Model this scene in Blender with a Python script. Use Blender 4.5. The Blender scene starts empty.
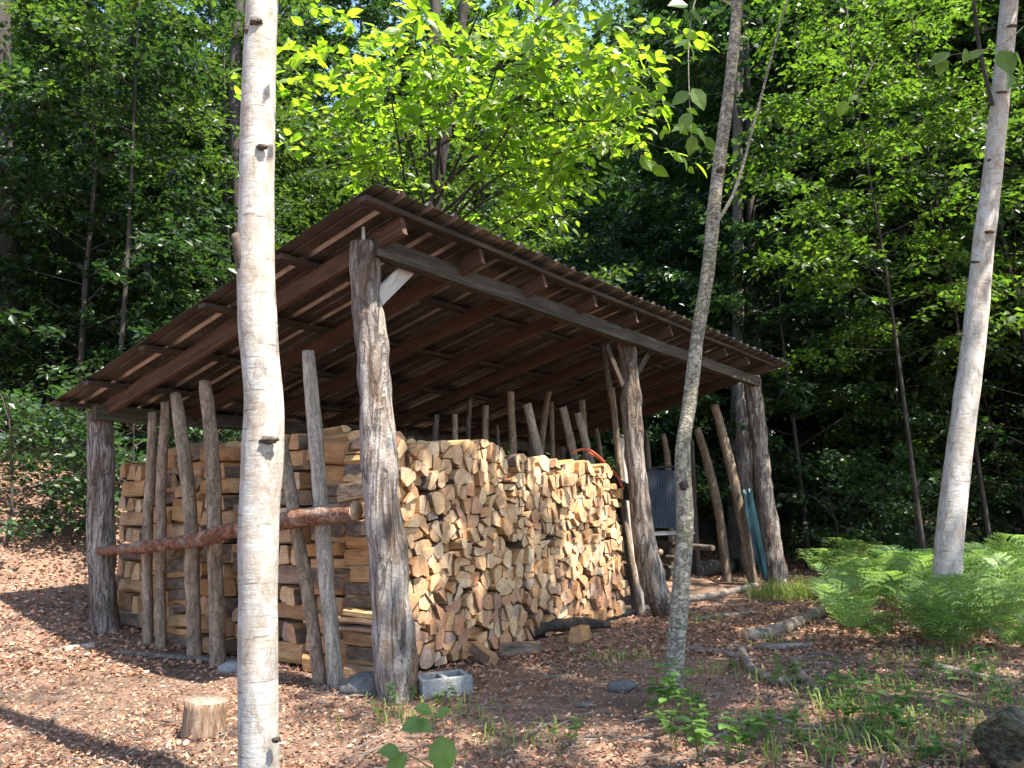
import bpy, bmesh, math, random
from mathutils import Vector, Matrix, noise
random.seed(7)
R = random.random
def U(a, b): return a + (b - a) * R()
def G(s): return random.gauss(0, s)
V = Vector
scene = bpy.context.scene
col = scene.collection

# ------------------------------------------------------------------ camera
H = 1.3; FPX = 780.0; TH = math.atan(120 / FPX); ROLL = math.radians(2.0)
_f = V((0, math.cos(TH), math.sin(TH))); _u = V((0, -math.sin(TH), math.cos(TH))); _r = V((1, 0, 0))
CR = _r * math.cos(ROLL) - _u * math.sin(ROLL); CU = _r * math.sin(ROLL) + _u * math.cos(ROLL)
EYE = V((0, 0, H))
cam = bpy.data.cameras.new('camera'); camo = bpy.data.objects.new('camera', cam); col.objects.link(camo)
m = Matrix((CR, CU, -_f)).transposed().to_4x4(); m.translation = EYE
camo.matrix_world = m
cam.sensor_fit = 'HORIZONTAL'; cam.sensor_width = 36; cam.lens = 36 * FPX / 1024; cam.clip_end = 1000; cam.clip_start = 0.05
scene.camera = camo
def ray(px, py): return _f + CR * ((px - 512) / FPX) - CU * ((py - 384) / FPX)
def PZ(px, py, z=0.0):
    d = ray(px, py); return EYE + d * ((z - H) / d.z)
def PY(px, py, y):
    d = ray(px, py); return EYE + d * (y / d.y)
def proj(p):
    q = p - EYE; d = q.dot(_f)
    if d < 0.05: return (-9999, -9999)
    return (512 + FPX * q.dot(CR) / d, 384 - FPX * q.dot(CU) / d)
# shed frame: O = foot of the near high post, u = along the long front, v = towards the low back side
O = V((-0.85, 5.67, 0)); UX = V((0.5713, 0.8207, 0)); VX = V((-0.8207, 0.5713, 0))
def W(a, b, z): return O + UX * a + VX * b + V((0, 0, z))
def onv(px, py, b):
    d = ray(px, py); return EYE + d * (((O.dot(VX) + b) - EYE.dot(VX)) / d.dot(VX))
def onu(px, py, a):
    d = ray(px, py); return EYE + d * (((O.dot(UX) + a) - EYE.dot(UX)) / d.dot(UX))

# ------------------------------------------------------------------ sun
SUN_EL = math.radians(61); SUN_AZ = V((0.80, -0.60, 0)).normalized()
SUN = V((SUN_AZ.x * math.cos(SUN_EL), SUN_AZ.y * math.cos(SUN_EL), math.sin(SUN_EL)))
def sg(p): return (p.x - SUN.x / SUN.z * p.z, p.y - SUN.y / SUN.z * p.z)

# ------------------------------------------------------------------ ground height
def softplus(t, k=0.9): return k * math.log1p(math.exp(min(30, t / k)))
def gz(x, y):
    h = 0.44 * softplus(-0.8 * x + 0.6 * y - 8.3)
    h = min(h, 14 + 0.1 * h)
    if y > 9 and x > 3: h -= 0.02 * (y - 9)
    n = noise.noise(V((x * 0.35, y * 0.35, 3.1))) * 0.05 + noise.noise(V((x * 1.3, y * 1.3, 7.7))) * 0.02
    return h + n
def onground(px, py):
    p = PZ(px, py, 0)
    for _ in range(12): p = PZ(px, py, gz(p.x, p.y))
    return p

# ------------------------------------------------------------------ materials
def newmat(name):
    mt = bpy.data.materials.new(name); mt.use_nodes = True
    nt = mt.node_tree; nt.nodes.clear(); return mt, nt
def N(nt, t, **kw):
    n = nt.nodes.new(t)
    for k, v in kw.items():
        if k in n.inputs: n.inputs[k].default_value = v
        else: setattr(n, k, v)
    return n
def ramp(nt, fac, stops):
    r = N(nt, 'ShaderNodeValToRGB'); e = r.color_ramp.elements
    while len(e) < len(stops): e.new(0.5)
    for i, (p, c) in enumerate(stops):
        e[i].position = p; e[i].color = (*c, 1)
    nt.links.new(fac, r.inputs['Fac']); return r.outputs['Color']
def mix(nt, fac, a, b, mode='MIX'):
    x = N(nt, 'ShaderNodeMix', data_type='RGBA', blend_type=mode)
    for sock, val in ((x.inputs[0], fac), (x.inputs[6], a), (x.inputs[7], b)):
        if hasattr(val, 'is_linked'): nt.links.new(val, sock)
        elif isinstance(val, tuple): sock.default_value = (*val, 1)
        else: sock.default_value = val
    return x.outputs[2]
def noise_n(nt, coord, scale, detail=4, rough=0.6, stretch=None, dist=0.0):
    src = coord
    if stretch:
        mp = N(nt, 'ShaderNodeMapping'); mp.inputs['Scale'].default_value = stretch
        nt.links.new(coord, mp.inputs['Vector']); src = mp.outputs[0]
    n = N(nt, 'ShaderNodeTexNoise', Scale=scale, Detail=detail, Roughness=rough, Distortion=dist)
    nt.links.new(src, n.inputs['Vector']); return n.outputs['Fac']
def finish(nt, color, rough=0.85, bump=None, strength=0.5, dist=0.02, metal=0.0, spec=0.3):
    b = N(nt, 'ShaderNodeBsdfPrincipled'); o = N(nt, 'ShaderNodeOutputMaterial')
    if hasattr(color, 'is_linked'): nt.links.new(color, b.inputs['Base Color'])
    else: b.inputs['Base Color'].default_value = (*color, 1)
    if hasattr(rough, 'is_linked'): nt.links.new(rough, b.inputs['Roughness'])
    else: b.inputs['Roughness'].default_value = rough
    b.inputs['Metallic'].default_value = metal
    b.inputs['Specular IOR Level'].default_value = spec
    if bump is not None:
        bp = N(nt, 'ShaderNodeBump', Strength=strength, Distance=dist)
        nt.links.new(bump, bp.inputs['Height']); nt.links.new(bp.outputs[0], b.inputs['Normal'])
    nt.links.new(b.outputs[0], o.inputs['Surface']); return b
def coords(nt, kind='Object'): return N(nt, 'ShaderNodeTexCoord').outputs[kind]

def leaf_mat(name, c0, c1, t0, t1, trans=0.42, rough=0.42, vmin=.8, vmax=1.2):
    mt, nt = newmat(name)
    g = N(nt, 'ShaderNodeNewGeometry'); oi = N(nt, 'ShaderNodeObjectInfo')
    rnd = g.outputs['Random Per Island']
    ca = ramp(nt, rnd, [(0, c0), (1, c1)]); ct = ramp(nt, rnd, [(0, t0), (1, t1)])
    hs = N(nt, 'ShaderNodeHueSaturation'); mr = N(nt, 'ShaderNodeMapRange')
    mr.inputs['To Min'].default_value = vmin; mr.inputs['To Max'].default_value = vmax
    nt.links.new(oi.outputs['Random'], mr.inputs['Value']); nt.links.new(mr.outputs[0], hs.inputs['Value']); nt.links.new(ca, hs.inputs['Color'])
    h2 = N(nt, 'ShaderNodeHueSaturation'); nt.links.new(mr.outputs[0], h2.inputs['Value']); nt.links.new(ct, h2.inputs['Color']); ct = h2.outputs[0]
    p = N(nt, 'ShaderNodeBsdfPrincipled', Roughness=rough); p.inputs['Specular IOR Level'].default_value = 0.5
    nt.links.new(hs.outputs[0], p.inputs['Base Color'])
    tr = N(nt, 'ShaderNodeBsdfTranslucent'); nt.links.new(ct, tr.inputs['Color'])
    mx = N(nt, 'ShaderNodeMixShader', Fac=trans); o = N(nt, 'ShaderNodeOutputMaterial')
    nt.links.new(p.outputs[0], mx.inputs[1]); nt.links.new(tr.outputs[0], mx.inputs[2]); nt.links.new(mx.outputs[0], o.inputs['Surface'])
    return mt
M = {}
M['leaf'] = leaf_mat('leaf_forest', (.022, .055, .014), (.055, .105, .022), (.075, .17, .018), (.19, .33, .03), .42, .42, .6, 1.1)
M['leaf_dark'] = leaf_mat('leaf_deep', (.013, .038, .014), (.033, .07, .022), (.035, .10, .018), (.09, .2, .03), 0.35, .40, .6, 1.15)
M['leaf_mid'] = leaf_mat('leaf_mid', (.045, .105, .015), (.09, .16, .022), (.11, .25, .015), (.23, .41, .03), 0.47, .42, .7, 1.0)
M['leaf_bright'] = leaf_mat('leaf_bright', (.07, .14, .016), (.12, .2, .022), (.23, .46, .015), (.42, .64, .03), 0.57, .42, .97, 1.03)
M['leaf_birch'] = leaf_mat('leaf_birch', (.06, .13, .02), (.10, .18, .03), (.2, .36, .03), (.34, .5, .05), 0.45)
M['fern'] = leaf_mat('fern_green', (.095, .18, .045), (.18, .28, .075), (.2, .38, .06), (.33, .5, .10), 0.4, 0.5)
M['herb'] = leaf_mat('herb_green', (.07, .155, .035), (.14, .24, .055), (.18, .38, .045), (.3, .5, .08), 0.4, 0.45)
M['grass'] = leaf_mat('grass_green', (.13, .20, .04), (.24, .28, .07), (.2, .36, .05), (.4, .5, .1), 0.35, 0.5)
def litter_mat():
    mt, nt = newmat('leaf_litter')
    g = N(nt, 'ShaderNodeNewGeometry')
    c = ramp(nt, g.outputs['Random Per Island'], [(0, (.085, .042, .024)), (.3, (.25, .122, .07)), (.65, (.37, .20, .13)), (.93, (.47, .30, .21)), (1, (.40, .15, .065))])
    finish(nt, c, 0.6, spec=0.35); return mt
M['litter'] = litter_mat()

def ground_mat():
    mt, nt = newmat('forest_floor'); c = coords(nt)
    n1 = noise_n(nt, c, 0.55, 5, .65); n2 = noise_n(nt, c, 14, 6, .7); n3 = noise_n(nt, c, 55, 4, .7)
    a = ramp(nt, n2, [(.25, (.06, .041, .03)), (.5, (.24, .145, .10)), (.75, (.41, .275, .205))])
    b = ramp(nt, n3, [(.3, (.065, .044, .032)), (.52, (.28, .175, .122)), (.75, (.50, .36, .275))])
    x = mix(nt, .5, a, b)
    soil = ramp(nt, n1, [(.42, (0, 0, 0)), (.62, (1, 1, 1))])
    x = mix(nt, soil, x, mix(nt, .6, x, (.06, .045, .033)))
    moss = ramp(nt, noise_n(nt, c, 1.7, 5, .7), [(.6, (0, 0, 0)), (.72, (1, 1, 1))])
    x = mix(nt, mix(nt, 1.0, moss, (.35, .35, .35), 'MULTIPLY'), x, (.075, .10, .03))
    h = mix(nt, .5, n2, n3)
    finish(nt, x, 0.9, h, 0.9, 0.05); return mt
M['ground'] = ground_mat()

def wood_mat(name, dark, midc, light, stretch=(9, 9, 0.7), scale=3.0, bump=.5, rough=.85, patch=None, dist=.015, crack=None):
    mt, nt = newmat(name); c = coords(nt)
    oi = N(nt, 'ShaderNodeObjectInfo'); ad = N(nt, 'ShaderNodeVectorMath', operation='ADD')
    sc = N(nt, 'ShaderNodeVectorMath', operation='SCALE'); sc.inputs[0].default_value = (37, 11, 23)
    nt.links.new(oi.outputs['Random'], sc.inputs['Scale']); nt.links.new(c, ad.inputs[0]); nt.links.new(sc.outputs[0], ad.inputs[1])
    c = ad.outputs[0]
    n1 = noise_n(nt, c, scale, 6, .65, stretch, .4); n2 = noise_n(nt, c, 1.6, 4, .6)
    x = ramp(nt, n1, [(.28, dark), (.5, midc), (.72, light)])
    if patch:
        f = ramp(nt, noise_n(nt, c, patch[1], 5, .65, patch[2] if len(patch) > 2 else None), [(.5, (0, 0, 0)), (.6, (1, 1, 1))])
        x = mix(nt, f, x, patch[0])
    x = mix(nt, mix(nt, 1.0, ramp(nt, n2, [(.3, (.75, .75, .75)), (.7, (0, 0, 0))]), (.5, .5, .5), 'MULTIPLY'), x, dark)
    hgt = n1
    if crack:
        nc = noise_n(nt, c, crack[0], 5, .6, crack[1], .9)
        ln = ramp(nt, nc, [(.455, (0, 0, 0)), (.49, (1, 1, 1)), (.51, (1, 1, 1)), (.545, (0, 0, 0))])
        x = mix(nt, mix(nt, 1.0, ln, (crack[2],) * 3, 'MULTIPLY'), x, (.035, .026, .02))
        nf = noise_n(nt, c, 38, 5, .75)
        x = mix(nt, .7, x, ramp(nt, nf, [(.32, (.5, .46, .42)), (.58, (1, 1, 1))]), 'MULTIPLY')
        hgt = mix(nt, .5, mix(nt, .6, n1, nf), ln, 'SUBTRACT')
    finish(nt, x, rough, hgt, bump, dist); return mt
M['post'] = wood_mat('weathered_post', (.09, .065, .05), (.38, .345, .315), (.60, .58, .56), (6, 6, .9), 4, 1.0, patch=((.20, .135, .095), 2.2, (1.5, 1.5, .5)), dist=.025, crack=(3.2, (3.2, 3.2, .42), .5))
M['post_bark'] = wood_mat('cedar_bark', (.10, .08, .066), (.36, .32, .29), (.57, .535, .505), (10, 10, .9), 3.2, 1.0, patch=((.17, .12, .09), 2.5, (1.5, 1.5, .4)), dist=.035, crack=(4.2, (4, 4, .5), .55))
M['stake'] = wood_mat('stake_bark', (.12, .085, .058), (.32, .24, .172), (.49, .405, .32), (4, 4, .8), 5, .6, crack=(5, (3, 3, 1.2), .4))
M['stake_pale'] = wood_mat('stake_pale', (.2, .165, .13), (.42, .37, .31), (.58, .53, .47), (6, 6, .5), 5, .5, crack=(4, (3, 3, .7), .35))
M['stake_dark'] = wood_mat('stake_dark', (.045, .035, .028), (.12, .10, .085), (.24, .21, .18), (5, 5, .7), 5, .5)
M['rail'] = wood_mat('rail_bark', (.07, .03, .018), (.27, .12, .07), (.42, .22, .145), (3, 3, 3), 6, .9, patch=((.40, .29, .23), 4.0), crack=(5, (3, 3, 3), .5))
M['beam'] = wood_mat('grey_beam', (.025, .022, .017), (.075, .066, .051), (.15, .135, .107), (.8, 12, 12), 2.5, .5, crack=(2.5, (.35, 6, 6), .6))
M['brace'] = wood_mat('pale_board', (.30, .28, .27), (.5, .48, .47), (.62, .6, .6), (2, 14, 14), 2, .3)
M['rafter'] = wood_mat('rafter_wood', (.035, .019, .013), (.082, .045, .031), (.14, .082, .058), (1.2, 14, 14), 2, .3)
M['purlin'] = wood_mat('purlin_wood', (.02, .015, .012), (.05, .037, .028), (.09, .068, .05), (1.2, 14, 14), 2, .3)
M['trunk'] = wood_mat('forest_bark', (.016, .014, .012), (.05, .043, .036), (.10, .088, .075), (5, 5, .7), 4, .9, dist=.03)
M['cutgrey'] = wood_mat('weathered_cut', (.12, .08, .055), (.27, .2, .155), (.4, .31, .25), (8, 8, 8), 4, .4)
M['round_bark'] = wood_mat('round_bark', (.07, .04, .022), (.24, .16, .105), (.42, .33, .27), (6, 6, 1.2), 5, 1.0, dist=.03)
M['rot'] = wood_mat('rotten_bark', (.012, .01, .008), (.045, .034, .026), (.10, .08, .065), (4, 4, 4), 5, 1.0)
M['trunk_grey'] = wood_mat('grey_bark', (.045, .04, .034), (.11, .10, .086), (.18, .165, .14), (4, 4, .8), 3, .6)
M['sapling'] = wood_mat('sapling_bark', (.18, .155, .115), (.45, .415, .335), (.62, .59, .52), (2, 2, 1.4), 11, 1.0, patch=((.36, .35, .24), 6), dist=.03, crack=(7, (2, 2, 3.5), .3))
M['branch'] = wood_mat('dead_branch', (.07, .055, .045), (.19, .155, .13), (.36, .32, .28), (3, 3, 3), 7, .8)
M['cutwood'] = wood_mat('cut_wood', (.30, .17, .10), (.52, .36, .24), (.62, .46, .33), (8, 8, 8), 4, .3)
M['moss'] = wood_mat('moss_rock', (.06, .055, .035), (.15, .135, .085), (.26, .23, .155), (6, 2, 6), 4, 1.0, patch=((.10, .115, .045), 5, (1, .25, 1)), dist=.05, crack=(6, (3, .8, 3), .5))
M['stone'] = wood_mat('grey_stone', (.06, .058, .055), (.13, .125, .12), (.22, .21, .2), (3, 3, 3), 4, .6)
M['concrete'] = wood_mat('concrete', (.14, .14, .14), (.24, .25, .25), (.33, .34, .34), (6, 6, 6), 8, .5)

def birch_mat(name='birch_bark', g=1.0, tn=.55):
    mt, nt = newmat(name); c = coords(nt)
    sp = N(nt, 'ShaderNodeSeparateXYZ'); nt.links.new(c, sp.inputs[0])
    base = ramp(nt, noise_n(nt, c, 15, 7, .78, (1, 1, .45), .7), [(.3, (.16, .125, .095)), (.42, (.40, .355, .305)), (.52, (.55, .53, .5)), (.68, (.66, .655, .64))])
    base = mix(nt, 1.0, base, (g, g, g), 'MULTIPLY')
    tan = ramp(nt, noise_n(nt, c, 3.2, 7, .78), [(.44, (0, 0, 0)), (.66, (1, 1, 1))])
    x = mix(nt, mix(nt, 1.0, tan, (tn, tn, tn), 'MULTIPLY'), base, (.40 * g, .31 * g, .225 * g))
    lent = ramp(nt, noise_n(nt, c, 4.5, 3, .55, (1.4, 1.4, 16), .3), [(.635, (0, 0, 0)), (.68, (1, 1, 1))])
    x = mix(nt, mix(nt, 1.0, lent, (.8, .8, .8), 'MULTIPLY'), x, (.13, .10, .085))
    big = ramp(nt, noise_n(nt, c, 2.6, 4, .6, (1, 1, 3.2), .8), [(.70, (0, 0, 0)), (.74, (1, 1, 1))])
    x = mix(nt, big, x, (.045, .038, .034))
    h = noise_n(nt, c, 9, 6, .7, (1, 1, 3))
    finish(nt, x, 0.7, h, .5, .012); return mt
M['birch'] = birch_mat('birch_bark', .84, .7)
M['birch_grey'] = birch_mat('grey_birch_bark', .68, .85)  # near birch only: canopy shade put into a darker copy of the bark
def plain_noise(name, a, b, scale=9, rough=.8, metal=0, spec=.3, stretch=None, bump=.2):
    mt, nt = newmat(name); c = coords(nt); n = noise_n(nt, c, scale, 5, .6, stretch)
    finish(nt, ramp(nt, n, [(.3, a), (.7, b)]), rough, n, bump, .01, metal, spec); return mt
M['scar'] = plain_noise('birch_scar', (.03, .025, .022), (.12, .09, .07), 20, .9, bump=.6)
M['strap'] = plain_noise('strap_metal', (.35, .35, .36), (.5, .5, .5), 12, .5, .5)
M['blue_plastic'] = plain_noise('blue_plastic', (.012, .018, .03), (.028, .038, .058), 6, .6)
M['white_tube'] = plain_noise('white_tube', (.25, .25, .25), (.36, .36, .36), 6, .4)
M['black_tube'] = plain_noise('black_tube', (.012, .012, .014), (.03, .03, .032), 6, .5)
M['tarp'] = plain_noise('teal_tarp', (.004, .02, .026), (.013, .058, .074), 5, .4, stretch=(4, 4, .6), bump=.6)
M['red_rope'] = plain_noise('red_rope', (.30, .06, .035), (.48, .13, .07), 15, .7)
M['pale_board'] = plain_noise('pale_leaning_board', (.45, .41, .37), (.68, .64, .6), 7, .7, stretch=(6, 6, .4))

def roof_mat():
    mt, nt = newmat('roof_steel'); c = coords(nt)
    n = noise_n(nt, c, 3, 6, .7); n2 = noise_n(nt, c, 22, 4, .7, (1, .2, 1))
    x = ramp(nt, n, [(.3, (.06, .05, .044)), (.5, (.115, .098, .087)), (.72, (.18, .16, .145))])
    x = mix(nt, ramp(nt, n2, [(.5, (0, 0, 0)), (.75, (.5, .5, .5))]), x, (.09, .056, .04))
    r = ramp(nt, n2, [(.3, (.36, .36, .36)), (.7, (.6, .6, .6))])
    finish(nt, x, r, n2, .08, .005, .65, .5); return mt
M['roof'] = roof_mat()

M['rib'] = plain_noise('bare_rib_steel', (.17, .145, .13), (.36, .325, .31), 7, .4, .6, .5, (1, .3, 1), .1)  # pale rib tone: glints of sunlit ground put into the steel colour
def log_mats():
    out = []
    for kind in ('end', 'split', 'bark'):
        mt, nt = newmat('firewood_' + kind); c = coords(nt)
        at = N(nt, 'ShaderNodeAttribute', attribute_name='tint'); t = at.outputs['Fac']
        at2 = N(nt, 'ShaderNodeAttribute', attribute_name='pith'); pv = at2.outputs['Vector']
        if kind == 'end':
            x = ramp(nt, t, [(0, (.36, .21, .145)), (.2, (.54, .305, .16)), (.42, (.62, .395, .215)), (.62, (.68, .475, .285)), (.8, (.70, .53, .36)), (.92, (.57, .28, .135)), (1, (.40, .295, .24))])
            w = N(nt, 'ShaderNodeTexWave', wave_type='RINGS', rings_direction='SPHERICAL', Scale=28, Distortion=3.0, Detail=2)
            nt.links.new(pv, w.inputs['Vector'])
            n = noise_n(nt, c, 26, 5, .7); n2 = noise_n(nt, c, 9, 4, .6)
            x = mix(nt, .22, x, ramp(nt, w.outputs['Fac'], [(0, (.45, .40, .36)), (1, (1, 1, 1))]), 'MULTIPLY')
            x = mix(nt, .75, x, ramp(nt, n, [(.3, (.55, .5, .46)), (.6, (1, 1, 1))]), 'MULTIPLY')
            x = mix(nt, .6, x, ramp(nt, n2, [(.3, (.62, .55, .5)), (.6, (1, 1, 1))]), 'MULTIPLY')
            finish(nt, x, .8, n, .5, .008)
        elif kind == 'split':
            n = noise_n(nt, pv, 6, 6, .7, (9, 1, 9)); n2 = noise_n(nt, c, 7, 4, .6)
            x = ramp(nt, t, [(0, (.32, .18, .10)), (.3, (.48, .265, .115)), (.6, (.55, .34, .16)), (.85, (.58, .385, .21)), (1, (.34, .23, .165))])
            x = mix(nt, .8, x, ramp(nt, n, [(.3, (.5, .42, .36)), (.6, (1, 1, 1))]), 'MULTIPLY')
            x = mix(nt, .6, x, ramp(nt, n2, [(.3, (.6, .5, .42)), (.6, (1, 1, 1))]), 'MULTIPLY')
            finish(nt, x, .8, n, .6, .012)
        else:
            n = noise_n(nt, pv, 9, 6, .7, (3, 1, 3)); x = ramp(nt, n, [(.3, (.055, .04, .032)), (.5, (.16, .115, .085)), (.72, (.29, .22, .175))])
            finish(nt, x, .9, n, 1.0, .02)
        out.append(mt)
    return out
LOGM = log_mats()

# ------------------------------------------------------------------ mesh helpers
class MB:
    def __init__(s): s.v = []; s.f = []; s.m = []
    def add(s, vs, fs, mi=0):
        b = len(s.v); s.v.extend(vs); s.f.extend(tuple(i + b for i in f) for f in fs); s.m.extend([mi] * len(fs)); return b
    def mesh(s, name, mats, smooth=False):
        me = bpy.data.meshes.new(name); me.from_pydata(s.v, [], s.f)
        for x in (mats if isinstance(mats, (list, tuple)) else [mats]): me.materials.append(x)
        if any(s.m): me.polygons.foreach_set('material_index', s.m)
        if smooth: me.polygons.foreach_set('use_smooth', [True] * len(me.polygons))
        me.update(); return me
    def build(s, name, mats, parent=None, smooth=False, loc=None):
        if loc is not None: s.v = [tuple(V(p) - loc) for p in s.v]
        o = bpy.data.objects.new(name, s.mesh(name, mats, smooth)); col.objects.link(o)
        if loc is not None: o.location = loc
        if parent is not None: o.parent = parent
        return o
def tag(o, label=None, cat=None, group=None, kind=None):
    if label: o['label'] = label
    if cat: o['category'] = cat
    if group: o['group'] = group
    if kind: o['kind'] = kind
    return o
def empty(name, loc, label=None, cat=None, group=None):
    o = bpy.data.objects.new(name, None); col.objects.link(o); o.location = loc; o.empty_display_size = .2
    return tag(o, label, cat, group)
def copy_tree(o, parent=None):
    c = o.copy(); col.objects.link(c)
    if parent is not None: c.parent = parent
    for ch in list(o.children): copy_tree(ch, c)
    return c
def resample(pts, rad, step):
    P, Rr = [V(pts[0])], [rad[0]]
    for i in range(len(pts) - 1):
        a, b = V(pts[i]), V(pts[i + 1]); n = max(1, int((b - a).length / step))
        p0 = V(pts[max(0, i - 1)]); p3 = V(pts[min(len(pts) - 1, i + 2)])
        for k in range(1, n + 1):
            t = k / n
            q = 0.5 * ((2 * a) + (b - p0) * t + (2 * p0 - 5 * a + 4 * b - p3) * t * t + (3 * a - p0 - 3 * b + p3) * t ** 3)
            P.append(q); Rr.append(rad[i] + (rad[i + 1] - rad[i]) * t)
    return P, Rr
def tube(mb, pts, rad, seg=10, step=None, bump=0.0, bfreq=4.0, wob=0.0, cap=True, mi=0, capmi=None, seed=None):
    if step: pts, rad = resample(pts, rad, step)
    else: pts = [V(p) for p in pts]
    sd = V((U(0, 90), U(0, 90), U(0, 90)))
    if wob:
        pts = [p + V((noise.noise(sd + p * 1.3), noise.noise(sd + p * 1.3 + V((9, 0, 0))), 0)) * wob * (0 if i in (0,) else 1) for i, p in enumerate(pts)]
    n = len(pts); vs = []; fs = []; prevx = None
    for i, p in enumerate(pts):
        d = (pts[min(i + 1, n - 1)] - pts[max(i - 1, 0)]).normalized()
        x = prevx - d * prevx.dot(d) if prevx is not None else d.orthogonal()
        x.normalize(); y = d.cross(x); prevx = x
        for k in range(seg):
            a = 2 * math.pi * k / seg; e = x * math.cos(a) + y * math.sin(a)
            r = rad[i]
            if bump: r *= 1 + bump * (noise.noise(sd + (p + e * r) * bfreq) + .5 * noise.noise(sd + V((e.x * 3, e.y * 3, p.z * bfreq * .3 + p.x))))
            vs.append(tuple(p + e * r))
    for i in range(n - 1):
        for k in range(seg):
            k2 = (k + 1) % seg; fs.append((i * seg + k, i * seg + k2, (i + 1) * seg + k2, (i + 1) * seg + k))
    mb.add(vs, fs, mi)
    if cap:
        b = len(mb.v) - len(vs)
        for ring, rev in ((0, True), (n - 1, False)):
            ids = [b + ring * seg + k for k in range(seg)]
            if rev: ids.reverse()
            mb.f.append(tuple(ids)); mb.m.append(mi if capmi is None else capmi)
def box(mb, o, ax, ay, az, mi=0, j=0.0):
    """box centred at o with half-axis vectors"""
    vs = [tuple(o + ax * sx + ay * sy + az * sz + V((G(j), G(j), G(j))) if j else o + ax * sx + ay * sy + az * sz) for sz in (-1, 1) for sy in (-1, 1) for sx in (-1, 1)]
    mb.add(vs, [(0, 2, 3, 1), (4, 5, 7, 6), (0, 1, 5, 4), (2, 6, 7, 3), (1, 3, 7, 5), (0, 4, 6, 2)], mi)
def blob(mb, c, rx, ry, rz, rough=.25, freq=2.0, sub=3, mi=0):
    bm = bmesh.new(); bmesh.ops.create_icosphere(bm, subdivisions=sub, radius=1); sd = V((U(0, 50), U(0, 50), U(0, 50)))
    vs = []
    for v in bm.verts:
        k = 1 + rough * noise.noise(v.co * freq + sd) + rough * .5 * noise.noise(v.co * freq * 2.7 + sd)
        vs.append((c.x + v.co.x * rx * k, c.y + v.co.y * ry * k, c.z + v.co.z * rz * k))
    mb.add(vs, [tuple(x.index for x in f.verts) for f in bm.faces], mi); bm.free()
def leaf4(mb, p, d, n, L, w=.3, mi=0):
    s = d.cross(n); s.normalize(); n = s.cross(d)
    a = p + d * L * .45
    mb.add([tuple(p), tuple(a + s * L * w + n * L * .06), tuple(p + d * L - n * L * .05), tuple(a - s * L * w + n * L * .06)], [(0, 1, 2, 3)], mi)
def leaf9(mb, p, d, n, L, w=.28, mi=0, droop=.12):
    s = d.cross(n); s.normalize(); n = s.cross(d)
    q = lambda t, k, h: tuple(p + d * (L * t) + s * (L * w * k) + n * (L * h))
    mb.add([q(0, 0, 0), q(.22, .8, .05), q(.5, 1, .04), q(.78, .55, -.02), q(1, 0, -droop), q(.78, -.55, -.02), q(.5, -1, .04), q(.22, -.8, .05), q(.5, 0, -.02)],
           [(0, 8, 2, 1), (8, 4, 3, 2), (0, 7, 6, 8), (8, 6, 5, 4)], mi)

# ------------------------------------------------------------------ ground
def axis(lo, hi, fine_lo, fine_hi, st):
    xs = []; x = fine_lo
    while x <= fine_hi: xs.append(x); x += st
    s = st; x = xs[-1]
    while x < hi: s *= 1.25; x += s; xs.append(x)
    s = st; x = fine_lo
    while x > lo: s *= 1.25; x -= s; xs.insert(0, x)
    return xs
gx = axis(-320, 320, -9, 9, .13); gy = axis(-60, 420, 2.0, 17, .13)
mb = MB(); mb.v = [(x, y, gz(x, y)) for y in gy for x in gx]; nx = len(gx)
mb.f = [(j * nx + i, j * nx + i + 1, (j + 1) * nx + i + 1, (j + 1) * nx + i) for j in range(len(gy) - 1) for i in range(nx - 1)]; mb.m = [0] * len(mb.f)
tag(mb.build('ground', M['ground'], smooth=True), kind='structure')

def insh(a, b, ma=0, mb_=0): return -ma < a < 8.7 + ma and -mb_ < b < 4.0 + mb_
def uv(p): q = p - O; return q.dot(UX), q.dot(VX)
mb = MB(); n = 0
while n < 84000:
    y = 2.6 + 17 * R() ** 1.5; x = U(-.72, .72) * y + U(-.5, .5)
    a, b = uv(V((x, y, 0)))
    if insh(a, b, -.5, -.3) and R() < .8: continue
    dens = .55 + .9 * noise.noise(V((x * .6, y * .6, 1.5)))
    if x > 0 and y < 10: dens -= .02
    if R() > dens + (.5 if x < -1 else .22): continue
    z = gz(x, y) + U(.0, .018)
    d = V((G(1), G(1), G(.3))).normalized(); nn = V((G(.6), G(.6), 1)).normalized()
    L = U(.016, .046) * (1 if y < 6.5 else 1.5)
    p = V((x, y, z + .008)) - d * L * .5
    s = d.cross(nn).normalized(); nn = s.cross(d); w = U(.16, .34) * L; c = U(-.25, .45) * L
    mb.add([tuple(p), tuple(p + d * L * .5 + s * w + nn * c), tuple(p + d * L + nn * c * U(-.4, .8)), tuple(p + d * L * .5 - s * w + nn * c * U(.2, 1)), tuple(p + d * L * .5)], [(0, 4, 1), (4, 2, 1), (0, 3, 4), (4, 3, 2)]); n += 1
tag(mb.build('fallen_leaves', M['litter']), 'dry brown fallen leaves carpeting the forest floor', 'leaf litter', kind='stuff')
# twigs in the litter
mb = MB()
for _ in range(1300):
    y = 2.8 + 11 * R() ** 1.3; x = U(-.68, .68) * y
    a, b = uv(V((x, y, 0)))
    if insh(a, b): continue
    an = U(0, 6.28); L = U(.1, .45); d = V((math.cos(an), math.sin(an), 0)); p = V((x, y, gz(x, y) + .015)); e = p + d * L; e.z = gz(e.x, e.y) + U(.01, .04)
    r = U(.002, .006); tube(mb, [p, (p + e) / 2 + V((G(.02), G(.02), .01)), e], [r, r, r * .5], 4)
tag(mb.build('fallen_twigs', M['branch']), 'thin dead twigs strewn through the leaf litter', 'twigs', kind='stuff')

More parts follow.
